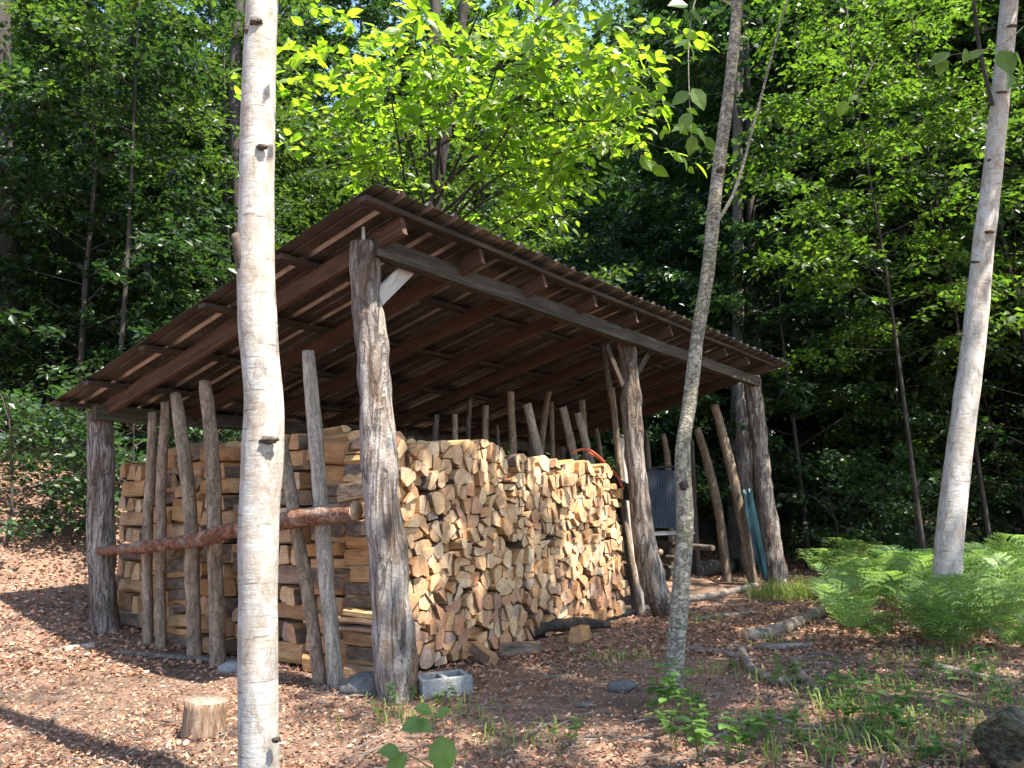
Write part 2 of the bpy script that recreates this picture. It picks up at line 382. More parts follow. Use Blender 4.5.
# ------------------------------------------------------------------ shed
shed = empty('wood_shed', (O.x, O.y, 0), 'open pole woodshed with one sloping corrugated roof over stacked firewood', 'shed')
SL = shed.location.copy()
def spart(mb, name, mat, smooth=False, parent=None):
    par = parent or shed
    base = V((O.x, O.y, 0))
    loc = V(mb.v[0]) * 0 + base
    o = mb.build(name, mat, par, smooth, base)
    o.location = (0, 0, 0); return o
def roofz(v): return 3.425 - .236 * v
def pixpath(pts, y): return [PY(px, py, y) for px, py in pts]
# high posts (near, middle, far) and low posts
def post(pts, y, rads, mat, seg=16, bump=.16):
    P = pixpath(pts, y); P[-1].z = gz(P[-1].x, P[-1].y) - .08
    mb = MB(); tube(mb, P, rads, 24, .05, .2, 5.0, 0, capmi=1)
    return spart(mb, 'post', [mat, M['cutwood']], True)
post([(365, 244), (366, 300), (373, 360), (378, 440), (383, 500), (390, 590), (401, 700)], 5.67, [.105, .118, .115, .132, .135, .14, .155], M['post'])
post([(627, 338), (631, 400), (636, 470), (643, 530), (654, 585), (672, 616)], 9.2, [.108, .118, .12, .126, .138, .152], M['post_bark'])
post([(751, 376), (758, 430), (764, 490), (772, 545), (779, 580)], 12.6, [.125, .135, .142, .15, .17], M['post_bark'])
post([(100, 413), (101, 480), (102, 560), (103, 600), (104, 656)], 7.85, [.125, .12, .125, .125, .14], M['post_bark'])
post([(741, 383), (744, 440), (747, 560)], 14.6, [.12, .13, .14], M['post_bark'])
for a in (4.3, 8.5):
    p = W(a, 3.84, 0); z = gz(p.x, p.y); mb = MB(); tube(mb, [W(a, 3.84, 2.34), W(a + .03, 3.86, 1.5), W(a, 3.84, z - .1)], [.11, .12, .13], 12, .1, .14, capmi=1)
    spart(mb, 'post', [M['post_bark'], M['cutwood']], True)
# beams
def framed(mb, name, mat, p0, d, sx, up):
    o = bpy.data.objects.new(name, mb.mesh(name, mat)); col.objects.link(o); o.parent = shed
    mt_ = Matrix((d, sx, up)).transposed().to_4x4(); mt_.translation = p0 - V((O.x, O.y, 0)); o.matrix_local = mt_; return o
def beam(p0, p1, w, h, mat, name):
    mb = MB(); d = (p1 - p0); L = d.length; d.normalize(); s = V((0, 0, 1)).cross(d).normalized(); up = d.cross(s)
    K = 14; vs = []
    for i in range(K + 1):
        dy, dz = G(.004), G(.004)
        for sy, sz in ((-1, -1), (1, -1), (1, 1), (-1, 1)): vs.append((L * i / K, dy + sy * w / 2, dz + sz * h / 2))
    fs = [(i * 4 + k, i * 4 + 4 + k, i * 4 + 4 + (k + 1) % 4, i * 4 + (k + 1) % 4) for i in range(K) for k in range(4)] + [(0, 1, 2, 3), (K * 4 + 3, K * 4 + 2, K * 4 + 1, K * 4)]
    mb.add(vs, fs); return framed(mb, name, mat, p0, d, s, up)
HB0 = PY(379, 250, 5.72); HB1 = W(8.75, -.05, 3.13)
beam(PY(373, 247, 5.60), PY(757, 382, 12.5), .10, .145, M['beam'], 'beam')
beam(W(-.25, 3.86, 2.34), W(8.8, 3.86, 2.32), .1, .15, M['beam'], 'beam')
# metal strap on the notch of the near post
P = PY(364, 245, 5.60); mb = MB(); box(mb, P + V((0, -.02, .06)), V((.012, 0, 0)), V((0, .003, 0)), V((0, 0, .075)))
spart(mb, 'strap', M['strap'])
# rafters run down the slope
for i in range(10):
    a = -.12 + i * .955; v0, v1 = -.2, 4.05
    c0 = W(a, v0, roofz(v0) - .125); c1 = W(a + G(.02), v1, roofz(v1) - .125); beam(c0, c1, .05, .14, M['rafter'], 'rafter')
# purlins across
for v in (-.17, .75, 1.68, 2.6, 3.5, 4.08):
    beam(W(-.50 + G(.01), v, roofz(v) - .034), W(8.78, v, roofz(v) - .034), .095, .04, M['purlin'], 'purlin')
# roof sheets: trapezoid ribs along the slope
RIB = .30
def sheet(a0, a1, lift):
    prof = []; a = a0
    while a < a1 - .01:
        prof += [(a, 0, 0), (a + .10, 0, 0), (a + .108, .02, 0), (a + .128, .02, 0), (a + .136, 0, 0), (a + .24, 0, 0), (a + .25, .034, 1), (a + .272, .034, 1)]
        a += RIB
    prof.append((a1 + .004, 0, 0)); mb = MB(); K = 9; vs = []
    for j in range(K + 1):
        v = -.32 + (4.22 + .32) * j / K
        for k, (aa, h, _) in enumerate(prof):
            vs.append(tuple(W(aa, v + (G(.004) if j in (0, K) else 0), roofz(v) + h + lift + .004 * math.sin(aa * 5 + j))))
    n = len(prof); fs = [(j * n + k, (j + 1) * n + k, (j + 1) * n + k + 1, j * n + k + 1) for j in range(K) for k in range(n - 1)]
    mb.add(vs, fs); mb.m = [1 if prof[k][2] or prof[k + 1][2] else 0 for j in range(K) for k in range(n - 1)]
    o = spart(mb, 'roof_sheet', [M['roof'], M['rib']])
    md = o.modifiers.new('thickness', 'SOLIDIFY'); md.thickness = .0015; md.offset = 1
a = -.52; i = 0
while a < 8.5:
    sheet(a, a + RIB * 3, .004 + .004 * (i % 2)); a += RIB * 3; i += 1
# braces
def board(p0, p1, w, t, mat, name='brace'):
    mb = MB(); d = (p1 - p0); L = d.length; d.normalize(); s = d.cross(VX).normalized(); n_ = d.cross(s)
    box(mb, V((L / 2, 0, 0)), V((L / 2, 0, 0)), V((0, w / 2, 0)), V((0, 0, t / 2)), 0, .002); return framed(mb, name, mat, p0, d, s, n_)
board(PY(372, 304, 5.74), PY(413, 263, 6.08), .125, .035, M['brace'])
board(PY(630, 385, 9.3), PY(653, 344, 9.6), .085, .035, M['beam'])
board(onv(622, 385, .05), onv(606, 345, .05), .08, .035, M['purlin'])
# bark-covered rail across the open end
P = [onu(98, 551, -.14), onu(130, 549, -.15), onu(180, 542, -.16), onu(235, 530, -.17), onu(300, 518, -.16), onu(356, 511, -.15)]
mb = MB(); tube(mb, P, [.04, .054, .06, .067, .073, .071], 12, .06, .28, 5, capmi=1); spart(mb, 'rail', [M['rail'], M['cutwood']], True)

# ------------------------------------------------------------------ stakes
STG = 'pole stakes holding the firewood rows upright'
def stake(pts, rads, mat, label, name='stake', seg=9, group=STG, cat='stake'):
    pts = [V(p) for p in pts]; base = pts[-1]; g = gz(base.x, base.y)
    mb = MB(); tube(mb, pts, rads, seg, .09, .16, 6, .012, capmi=1)
    loc = V((base.x, base.y, max(0, g)))
    o = mb.build(name, [mat, M['cutwood']], None, True, loc); return tag(o, label, cat, group)
def endstake(pp, a, rpx, mat, label):
    pts = [onu(x, y, a) for x, y in pp]; b = pts[-1]; b.z = min(b.z, gz(b.x, b.y)) - .05
    r = rpx * pts[0].y / FPX
    stake(pts, [r * .82] + [r] * (len(pts) - 1), mat, label)
endstake([(152, 412), (149, 500), (147, 560), (148, 648)], .02, 5.2, M['stake'], 'thin grey stake beside the low corner post, leftmost against the pile end')
endstake([(165, 402), (162, 470), (160, 560), (160, 650)], .03, 5.2, M['stake'], 'slender stake next to the leftmost one, second from the low corner post')
endstake([(175, 394), (184, 450), (191, 520), (193, 600), (196, 653)], .02, 6.8, M['stake'], 'thicker slanting stake third from the low corner post, sloping left at its top')
endstake([(205, 382), (212, 450), (214, 520), (216, 600), (218, 655)], .02, 7.4, M['stake'], 'tallest upright stake left of the white birch trunk, brown at its foot')
endstake([(262, 395), (283, 455), (300, 550), (312, 620), (322, 668)], 0, 6.2, M['stake'], 'leaning stake whose top goes behind the near birch trunk')
endstake([(308, 351), (315, 430), (321, 500), (328, 590), (336, 684)], -.03, 7.6, M['stake_pale'], 'tall pale grey stake between the near birch and the near corner post')
bs = [
 ((455, 414), (455, 452), 1.5, 3.0, 'M'), ((486, 406), (486, 458), 1.6, 3.6, 'L'), ((470, 398), (467, 450), 2.4, 2.6, 'D'), ((511, 392), (514, 470), 1.3, 4.0, 'L'),
 ((529, 370), (531, 450), 2.6, 2.6, 'D'), ((527, 404), (543, 472), 1.2, 5.0, 'P'), ((549, 392), (541, 445), 1.9, 3.4, 'M'), ((551, 402), (553, 455), 2.1, 2.8, 'L'),
 ((563, 407), (577, 475), 1.1, 4.6, 'P'), ((582, 400), (587, 470), 1.7, 4.0, 'L'), ((578, 413), (594, 480), .95, 4.4, 'P'), ((596, 429), (602, 470), 1.8, 2.8, 'D'), ((437, 415), (435, 445), 2.2, 3.0, 'D'), ((497, 425), (499, 455), 2.4, 2.2, 'D')]
bl = ['short stake above the pile at its near end, left of the dark thin one', 'straight mid grey stake above the near half of the log pile', 'dark thin stake far back in the shed, crooked at its top', 'tall even grey stake rising behind the middle of the log pile',
 'thinnest dark stake reaching high under the roof, behind the thick slanting one', 'thick pale stake slanting left, behind the middle of the pile', 'dim stake slanting right, crossing its neighbour under the roof', 'thin upright stake just right of the slanting dim one',
 'pale stake slanting left, second of the three pale slanting ones', 'knotty forked-looking stake behind the far pale slanting one', 'pale stake slanting left, closest to the far end of the pile', 'small dark stake beside the red cord near the far end',
 'dim stake near the back beam, right of the near corner post', 'short thin dark stake in the gloom behind the pile']
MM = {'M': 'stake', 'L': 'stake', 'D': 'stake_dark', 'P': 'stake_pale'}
for (t, b, v, r, k), lab in zip(bs, bl):
    p0 = onv(*t, v); p1 = onv(*b, v); d = p1 - p0; g = gz(p1.x, p1.y); p2 = p1 + d * ((g - .05 - p1.z) / d.z) * 1.0
    p2 = V((p1.x + (p2.x - p1.x) * .55, p1.y + (p2.y - p1.y) * .55, g - .05)); rr = r * p0.y / FPX
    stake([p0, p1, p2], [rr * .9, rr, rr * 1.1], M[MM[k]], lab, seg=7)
ps = [([(602, 345), (609, 385), (616, 430), (624, 500), (634, 596)], 9.6, 3.0, 'stake_dark', 'thin dark pole leaning at the roof brace left of the middle post'),
      ([(612, 388), (617, 440), (625, 520), (640, 598)], 9.5, 3.2, 'stake', 'thin pale pole standing just left of the middle post'),
      ([(697, 428), (709, 470), (720, 520), (728, 580)], 12.9, 4.6, 'stake', 'bent grey pole curving down behind the leaning sapling'),
      ([(714, 405), (727, 450), (738, 500), (753, 578)], 12.4, 5.0, 'stake', 'long straight pole leaning left beside the far post'),
      ([(692, 440), (694, 500), (698, 577)], 13.2, 2.6, 'stake_dark', 'thin dark stick right beside the sapling, in the shade'),
      ([(663, 434), (668, 470), (672, 560)], 13.0, 3.4, 'stake', 'short stake top peeking above the blue chair'),
      ([(646, 430), (649, 470), (655, 580)], 12.6, 2.8, 'stake_dark', 'dark stick right behind the middle post')]
for pp, y, r, k, lab in ps:
    P = pixpath(pp, y); b = P[-1]; b.z = gz(b.x, b.y) - .05; rr = r * y / FPX
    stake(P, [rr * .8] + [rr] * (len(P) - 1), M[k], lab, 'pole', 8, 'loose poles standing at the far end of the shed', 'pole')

# ------------------------------------------------------------------ firewood
def clip(poly, px, py, nx, ny):
    out = []; n = len(poly)
    for i in range(n):
        a, b = poly[i], poly[(i + 1) % n]
        da = (a[0] - px) * nx + (a[1] - py) * ny; db = (b[0] - px) * nx + (b[1] - py) * ny
        if da <= 0: out.append(a)
        if (da < 0 < db) or (db < 0 < da):
            t = da / (da - db); out.append((a[0] + (b[0] - a[0]) * t, a[1] + (b[1] - a[1]) * t))
    return out
def area_c(poly):
    A = cx = cy = 0
    for i in range(len(poly)):
        x0, y0 = poly[i]; x1, y1 = poly[(i + 1) % len(poly)]; k = x0 * y1 - x1 * y0; A += k; cx += (x0 + x1) * k; cy += (y0 + y1) * k
    if abs(A) < 1e-9: return 0, poly[0][0], poly[0][1]
    return A / 2, cx / (3 * A), cy / (3 * A)
def row_cells(a0, a1, top, hw=.134, hh=.121, sp=.7):
    seeds = []; zc = .06; course = 1
    while zc < 2.1:
        a = a0 + U(.03, .1)
        while a < a1:
            s = (a + G(.026), zc + G(.026))
            if s[1] < top(s[0]) - .02 and R() > .07: seeds.append((s[0], s[1], course))
            a += hw * U(.75, 1.3)
        zc += hh; course += 1
    cells = []
    for i, s in enumerate(seeds):
        b0 = a0 + U(-.02, .07) if s[0] < a0 + .16 else a0
        ph = U(0, 1); poly = []
        for q in range(9):
            an = 2 * math.pi * (q + ph) / 9; poly.append((s[0] + math.cos(an) * hw * .86, max(0, s[1] + math.sin(an) * hh * .84)))
        poly = clip(poly, b0, 0, -1, 0); poly = clip(poly, a1, 0, 1, 0)
        if len(poly) < 3: continue
        for j, q in enumerate(seeds):
            if i == j: continue
            dx, dy = q[0] - s[0], q[1] - s[1]
            if abs(dx) > .33 or abs(dy) > .33: continue
            poly = clip(poly, (s[0] + q[0]) / 2, (s[1] + q[1]) / 2, dx, dy)
            if len(poly) < 3: break
        if len(poly) < 3: continue
        A, cx, cy = area_c(poly)
        if A < .0025: continue
        parts = [poly]
        if A > .0115 and R() < sp:      # split the round into halves or quarters
            an = U(0, math.pi); nx_, ny_ = math.cos(an), math.sin(an); ox, oy = cx + G(.012), cy + G(.012)
            parts = [clip(poly, ox, oy, nx_, ny_), clip(poly, ox, oy, -nx_, -ny_)]
            if A > .020 and R() < .6:
                parts = [x for p_ in parts for x in (clip(p_, ox, oy, -ny_, nx_), clip(p_, ox, oy, ny_, -nx_))]
        for p_ in parts:
            if len(p_) < 3: continue
            A2, x2, y2 = area_c(p_)
            if A2 < .0016: continue
            cells.append((p_, A2, x2, y2, s[2], (cx, cy)))
    return cells
def shape_cell(poly, cx, cy, gap):
    """shrink, and round the corners of the outer (bark) side"""
    P = [((x - cx) , (y - cy)) for x, y in poly]
    # drop tiny edges
    Q = [p for i, p in enumerate(P) if math.hypot(p[0] - P[i - 1][0], p[1] - P[i - 1][1]) > .012]
    if len(Q) < 3: Q = P
    out = []
    n = len(Q); rot = G(.05)
    for i, (x, y) in enumerate(Q):
        r = math.hypot(x, y); k = max(.3, (r - gap) / max(r, 1e-6)) * U(.94, 1.0); Q[i] = (x * k, y * k)
    for i in range(n):
        a, b, c = Q[i - 1], Q[i], Q[(i + 1) % n]
        k = .08 if R() < .7 else .24
        out.append((b[0] + (a[0] - b[0]) * k, b[1] + (a[1] - b[1]) * k)); out.append((b[0] + (c[0] - b[0]) * k, b[1] + (c[1] - b[1]) * k))
    c_, s_ = math.cos(rot), math.sin(rot)
    return [(x * c_ - y * s_, x * s_ + y * c_) for x, y in out]
LOGS = []    # records: centre, axes, polygon, length, tint, ...
def add_log(center, e1, e2, e3, poly, length, tint, bark, pith, info):
    LOGS.append(dict(c=center, e1=e1, e2=e2, e3=e3, poly=poly, L=length, tint=tint, bark=bark, pith=pith, info=info))
def log_geo(r):
    n = len(r['poly']); K = [(-.5, .0), (.5, 0)]; vs = []; tilt = (G(.06), G(.06), G(.06), G(.06)); uvs = []
    tp = U(.9, 1.06); wx, wy = G(.006), G(.006)
    segs = (-.5, 0, .5)
    for si, t in enumerate(segs):
        k = 1 + (tp - 1) * (t + .5)
        for x, y in r['poly']:
            off = (x * tilt[0] + y * tilt[1]) if si == 0 else ((x * tilt[2] + y * tilt[3]) if si == 2 else 0)
            xx, yy = x * k + (wx if si == 1 else 0), y * k + (wy if si == 1 else 0)
            vs.append(tuple(r['e1'] * xx + r['e2'] * yy + r['e3'] * (t * r['L'] + off))); uvs.append((x - r['pith'][0], t * r['L'], y - r['pith'][1]))
    fs = [tuple(range(n)), tuple(range(3 * n - 1, 2 * n - 1, -1))]; mi = [0, 0]
    for s in range(2):
        for i in range(n):
            j = (i + 1) % n; fs.append((s * n + i, (s + 1) * n + i, (s + 1) * n + j, s * n + j)); mi.append(2 if i in r['bark'] else 1)
    return vs, fs, mi, uvs
def log_mesh(name, recs, local):
    me = bpy.data.meshes.new(name); V_, F_, MI, T, P_ = [], [], [], [], []
    for r in recs:
        vs, fs, mi, pu = log_geo(r); b = len(V_); c = V((0, 0, 0)) if local else r['c']
        V_.extend(tuple(V(p) + c) for p in vs); F_.extend(tuple(i + b for i in f) for f in fs); MI.extend(mi); T.extend([r['tint']] * len(vs)); P_.extend(x for q in pu for x in q)
    me.from_pydata(V_, [], F_)
    for x in LOGM: me.materials.append(x)
    me.polygons.foreach_set('material_index', MI)
    at = me.attributes.new('tint', 'FLOAT', 'POINT'); at.data.foreach_set('value', T)
    at = me.attributes.new('pith', 'FLOAT_VECTOR', 'POINT'); at.data.foreach_set('vector', P_)
    me.update(); return me
UP = V((0, 0, 1))
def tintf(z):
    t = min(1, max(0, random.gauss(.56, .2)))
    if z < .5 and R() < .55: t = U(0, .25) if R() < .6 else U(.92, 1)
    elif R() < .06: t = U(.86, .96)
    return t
def bark_edges(poly, pith):
    n = len(poly); 
    if R() < .42: return set()
    best, bd = 0, -9
    for i in range(n):
        a, b = poly[i], poly[(i + 1) % n]; mx_, my_ = (a[0] + b[0]) / 2 - pith[0], (a[1] + b[1]) / 2 - pith[1]
        d = math.hypot(mx_, my_)
        if d > bd: bd, best = d, i
    k = random.choice((1, 1, 2)); return {(best + j) % n for j in range(-k, k + 1)}
rowlen = [3.98, 2.3, 1.9, 1.6, 1.4, 1.25, 1.15, 1.05]
for k in range(8):
    v0 = .36 + .475 * k; a0 = .2 + G(.02); a1 = a0 + rowlen[k]
    if k == 0: top = lambda a: 1.80 - .055 * max(0, a - 1.4) - (.25 if a > 3.9 else 0) + .05 * noise.noise(V((a * 2, 1, 0)))
    else:
        hz = [0, 1.86, 1.9, 1.88, 1.86, 1.84, 1.8, 1.62][k]
        top = lambda a, hz=hz, k=k: hz - .25 * max(0, a - .9) + .07 * noise.noise(V((a * 2, k, 0)))
    crib = k in (2, 4, 7)
    for poly, A, cx, cy, course, pith in (row_cells(a0, a1, top) if k == 0 else row_cells(a0, a1, top, .185, .155, .35)):
        if crib and cx < a0 + .40: continue
        pl = shape_cell(poly, cx, cy, U(-.002, .004))
        vc = v0 + .21 + (G(.02) if R() > .08 else G(.045)); p = W(cx, vc, 0); g = max(0, gz(p.x, p.y)); p.z = cy + g * .9 + .02
        tx, tz = (G(.04), G(.03)) if cx > a0 + .14 else (G(.09), G(.06))
        e3 = (VX + UX * tx + UP * tz).normalized(); e1 = (UX - e3 * UX.dot(e3)).normalized(); e2 = e1.cross(e3) * -1
        if e2.z < 0: e2 = -e2
        L = U(.39, .45)
        shp = 'triangular' if len(poly) == 3 else ('four-sided' if len(poly) == 4 else ('round' if A > .0125 else 'many-sided'))
        pt = (pith[0] - cx, pith[1] - cy)
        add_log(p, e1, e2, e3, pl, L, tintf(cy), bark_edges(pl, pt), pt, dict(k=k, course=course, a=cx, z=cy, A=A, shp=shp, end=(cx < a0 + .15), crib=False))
    if crib:
        zc = .07; course = 1
        while zc < top(.3) - .05:
            h = U(.135, .18)
            if course % 2 == (0 if k != 4 else 1):
                nlog = 3; w = .43 / nlog
                for i in range(nlog):
                    p = W(a0 + .2 + G(.02), v0 + w * (i + .5), 0); p.z = zc + max(0, gz(p.x, p.y)) * .9 + .02 + h / 2 - .06
                    poly = [(-w / 2, -h / 2), (w / 2, -h / 2), (w / 2 * U(.3, 1), h / 2), (-w / 2 * U(.3, 1), h / 2)]
                    pl = shape_cell(poly, 0, 0, .006); e3 = (UX + VX * G(.05)).normalized(); e1 = (-VX + e3 * VX.dot(e3)).normalized(); e2 = UP.copy()
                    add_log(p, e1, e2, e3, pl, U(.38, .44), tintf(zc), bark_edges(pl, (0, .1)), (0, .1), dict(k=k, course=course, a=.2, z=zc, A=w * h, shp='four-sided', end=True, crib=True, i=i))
            else:
                for i in range(3):
                    w = .135; p = W(a0 + .07 + i * .135, v0 + .21 + G(.02), 0); p.z = zc + max(0, gz(p.x, p.y)) * .9 + .02 + h / 2 - .06
                    poly = [(-w / 2, -h / 2), (w / 2, -h / 2), (w / 2 * U(.4, 1), h / 2), (-w / 2 * U(.4, 1), h / 2)]
                    pl = shape_cell(poly, 0, 0, .006); e3 = (VX + UX * G(.03)).normalized(); e1 = (UX - e3 * UX.dot(e3)).normalized(); e2 = UP.copy()
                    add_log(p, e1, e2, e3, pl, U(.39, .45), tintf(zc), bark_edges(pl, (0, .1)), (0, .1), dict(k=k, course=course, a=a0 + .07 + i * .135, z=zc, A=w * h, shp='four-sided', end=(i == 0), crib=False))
            zc += h; course += 1
# visible size of each log: its open end (front row), its open side (pile end), or its top
def score(r):
    i = r['info']; d = (r['c'] - EYE).length
    s = 0
    if i['k'] == 0 and not i['crib']: s = i['A'] / d ** 2
    if i['end']: s = max(s, (.42 if not i['crib'] else .13) * .12 * (.8 if i['k'] < 7 else .9) / d ** 2)
    if i['k'] and not i['end'] and i['z'] > 1.66 and i['a'] < 1.6: s = .004 / d ** 2
    return s
LOGS.sort(key=score, reverse=True)
NI = 296
ind, rest = LOGS[:NI], LOGS[NI:]
ordn = ['first', 'second', 'third', 'fourth', 'fifth', 'sixth', 'seventh', 'eighth', 'ninth', 'tenth', 'eleventh', 'twelfth', 'thirteenth', 'fourteenth', 'fifteenth', 'sixteenth', 'seventeenth', 'eighteenth', 'nineteenth', 'twentieth'] + ['%dth' % i for i in range(21, 60)]
def shade(t): return 'grey brown' if t < .14 or t > .96 else ('orange' if t > .88 or t < .36 else ('tan' if t < .6 else 'pale'))
cnt = {}
for r in sorted(ind, key=lambda r: (r['info']['k'], r['info']['course'], r['info']['a'])):
    i = r['info']; key = (i['k'], i['course'], i['end'] and i['k'] > 0); cnt[key] = cnt.get(key, 0) + 1; i['n'] = cnt[key]
for r in ind:
    i = r['info']; sh = shade(r['tint']); sz = 'large ' if i['A'] > .0135 else ('small ' if i['A'] < .006 else '')
    if i['k'] == 0:
        lab = '%s%s %s log end, course %s up, %s from the near post' % (sz, sh, i['shp'], ordn[i['course'] - 1], ordn[i['n'] - 1])
    elif i['end']:
        lab = '%s%s log at the stake end, %s row back, course %s up, %s across' % (sz, sh, ordn[i['k'] - 1], ordn[i['course'] - 1], ordn[i['n'] - 1])
    else:
        lab = '%s %s log on top, %s row behind the front, %s along' % (sh, i['shp'], ordn[i['k'] - 1], ordn[i['n'] - 1])
    o = bpy.data.objects.new('firewood_log', log_mesh('firewood_log', [r], True)); col.objects.link(o); o.location = r['c']
    tag(o, lab, 'firewood log', 'split firewood logs in the stacks')
o = bpy.data.objects.new('firewood_logs', log_mesh('firewood_logs', rest, False)); col.objects.link(o)
tag(o, 'remaining stacked split firewood in the far end and inner rows of the pile', 'firewood', kind='stuff')

# ------------------------------------------------------------------ leaves, trees
def rnd_dir(): return V((G(1), G(1), G(1))).normalized()
def spray(mb, p, d, length, L, n, fn=leaf4, keep=None, tilt=.62, mi=0, w=.3, droop=.25, stem=None):
    """a flat twig with alternate leaves"""
    d = d.normalized(); side = d.cross(UP)
    if side.length < .1: side = V((1, 0, 0))
    side.normalize()
    for i in range(n):
        t = (i + .6) / n; q = p + d * (length * t) + V((0, 0, -droop * length * t * t))
        sgn = 1 if i % 2 else -1
        if keep is not None and not keep(q): continue
        dd = (d * U(.1, 1.1) + side * sgn * U(.25, 1.0) + V((0, 0, G(.38) - .25))).normalized()
        nn = (UP + V((G(tilt), G(tilt), 0))).normalized()
        fn(mb, q + V((G(.03), G(.03), G(.045))), dd, nn, L * U(.55, 1.25), w, mi)
    if stem is not None: tube(stem, [p, p + d * length * .6 + V((0, 0, -droop * length * .36)), p + d * length + V((0, 0, -droop * length))], [.006, .004, .002], 4, cap=False)
def make_tree(hgt, cb, rad, nbr, leafL, r0, lean=(0, 0), keep=None, top_taper=.6, fn=leaf4, per=16, tw=7, shift=V((0, 0, 0)), updroop=.15, low_len=.8):
    """returns (trunk MB, crown MB) in local coordinates"""
    tb, cbm = MB(), MB()
    n = 7; pts = []; sdx, sdy = U(0, 50), U(0, 50)
    for i in range(n + 1):
        t = i / n; pts.append(V((lean[0] * t + .25 * noise.noise(V((sdx, t * 2.2, 0))) * t, lean[1] * t + .25 * noise.noise(V((sdy, t * 2.2, 5))) * t, hgt * t - (.15 if i == 0 else 0))))
    rr = [r0 * (1.25 if i == 0 else 1) * (1 - .86 * i / n) for i in range(n + 1)]
    tube(tb, pts, rr, 9, .5, .12, 2.0)
    def at(t):
        k = min(n - 1, int(t * n)); f = t * n - k; return pts[k].lerp(pts[k + 1], f)
    for b in range(nbr):
        f = (b + R()) / nbr; h = cb + (hgt - cb) * f ** .9; t = h / hgt; p = at(min(.999, t)); az = b * 2.39996 + G(.4)
        prof = (low_len + (1 - low_len) * min(1, f * 3)) * (1 - top_taper * f ** 2.2)
        L = rad * prof * U(.65, 1.15); d = V((math.cos(az), math.sin(az), U(.1, .5) + .5 * f))
        e1 = p + d * L * .5; e2 = p + d * L + V((0, 0, -updroop * L * U(.6, 1.6)))
        br = max(.008, r0 * .22 * (1 - t * .7)); tube(tb, [p, e1, e2], [br, br * .6, br * .25], 5, cap=False)
        for k in range(tw):
            s = U(.22, 1.0); q = p.lerp(e1, s * 2) if s < .5 else e1.lerp(e2, s * 2 - 1)
            a2 = az + random.choice((-1, 1)) * U(.3, 1.4); dd = V((math.cos(a2), math.sin(a2), U(-.2, .25)))
            spray(cbm, q, dd, U(.35, .8) * (.5 + L * .22), leafL, per, fn, keep)
    return tb, cbm
def put_tree(name, tb, cb, loc, label, group, bark, leaf, cat='tree'):
    root = empty(name, loc, label, cat, group)
    tb.build('trunk', bark, root, True)
    if cb.f: cb.build('crown', leaf, root)
    return root
# prototypes of the wood behind
protos = []
specs = [('U', 6.5, .7, 2.5, 34, .15, .06), ('U', 8.5, 1.0, 2.9, 40, .15, .075), ('U', 5.0, .4, 2.1, 28, .14, .045), ('T', 17, 2.5, 4.2, 60, .21, .17), ('T', 20, 3.5, 4.6, 66, .22, .21), ('T', 23, 3.0, 4.8, 76, .23, .2)]
for kind, hg, cb_, rd, nb, lL, r0 in specs:
    tb, cbm = make_tree(hg, cb_, rd, nb, lL, r0, (G(.4), G(.4)), per=13, tw=21 if kind == 'U' else 31)
    protos.append((kind, tb.mesh('trunk', M['trunk'], True), cbm.mesh('crown', M['leaf']), cbm.mesh('crown', M['leaf_dark'])))
def zone(x, y):
    a, b = uv(V((x, y, 0)))
    px = proj(V((x, y, gz(x, y) + 2)))[0]
    far = 'far back' if y > 26 else 'fairly close'
    if px < 240: return 'on the slope left of the near birch, ' + far
    if px < 730: return 'behind the shed roof, ' + far
    return 'beyond the ferns, ' + ('deep in the wood' if y > 24 else 'at the wood edge')
trees = []
def place(kind_idx, x, y, dark=False, sc=None, rz=None):
    kind, tm, cm, cd = protos[kind_idx]
    root = empty('understory_tree' if kind == 'U' else 'forest_tree', (x, y, gz(x, y)), None, 'tree', ('young' if kind == 'U' else 'tall') + ' broadleaf trees of the wood')
    root['label'] = ('young leafy tree ' if kind == 'U' else 'tall forest tree ') + zone(x, y)
    s = sc or U(.85, 1.15); root.scale = (s, s, s); root.rotation_euler = (0, 0, U(0, 6.28) if rz is None else rz)
    for nm, me in (('trunk', tm), ('crown', cd if dark else cm)):
        o = bpy.data.objects.new(nm, me); col.objects.link(o); o.parent = root
    trees.append((x, y))
def free(x, y, dmin):
    a, b = uv(V((x, y, 0)))
    if -2.2 < a < 10.6 and -3.2 < b < 6.0: return False
    return all((x - p[0]) ** 2 + (y - p[1]) ** 2 > dmin ** 2 for p in trees)
# understory: first ranks
tries = 0; nU = 0
while nU < 105 and tries < 9000:
    tries += 1; y = U(11, 34); x = U(-.8, .8) * y + U(-2, 2)
    if x > 3.5 and y < 14.5: continue
    if x < -3 and -0.8 * x + 0.6 * y < 10.0: continue
    if -6.5 < x and x < 5 and y < 15 : continue
    if not free(x, y, 1.5): continue
    place(random.choice((0, 1, 2)), x, y, R() < .68); nU += 1
tries = 0; nT = 0
while nT < 90 and tries < 9000:
    tries += 1; y = 15 + 47 * R() ** 1.1; x = U(-.85, .85) * y + U(-3, 3)
    if x < -3 and -0.8 * x + 0.6 * y < 13.5: continue
    if not free(x, y, 2.1): continue
    place(random.choice((3, 4, 5)), x, y, R() < .5); nT += 1
nT = 0; tries = 0
while nT < 26 and tries < 5000:
    tries += 1; y = U(16, 34); x = U(.2, .95) * y
    if not free(x, y, 1.7): continue
    place(random.choice((3, 4, 5)), x, y, R() < .5, U(1.0, 1.3)); nT += 1
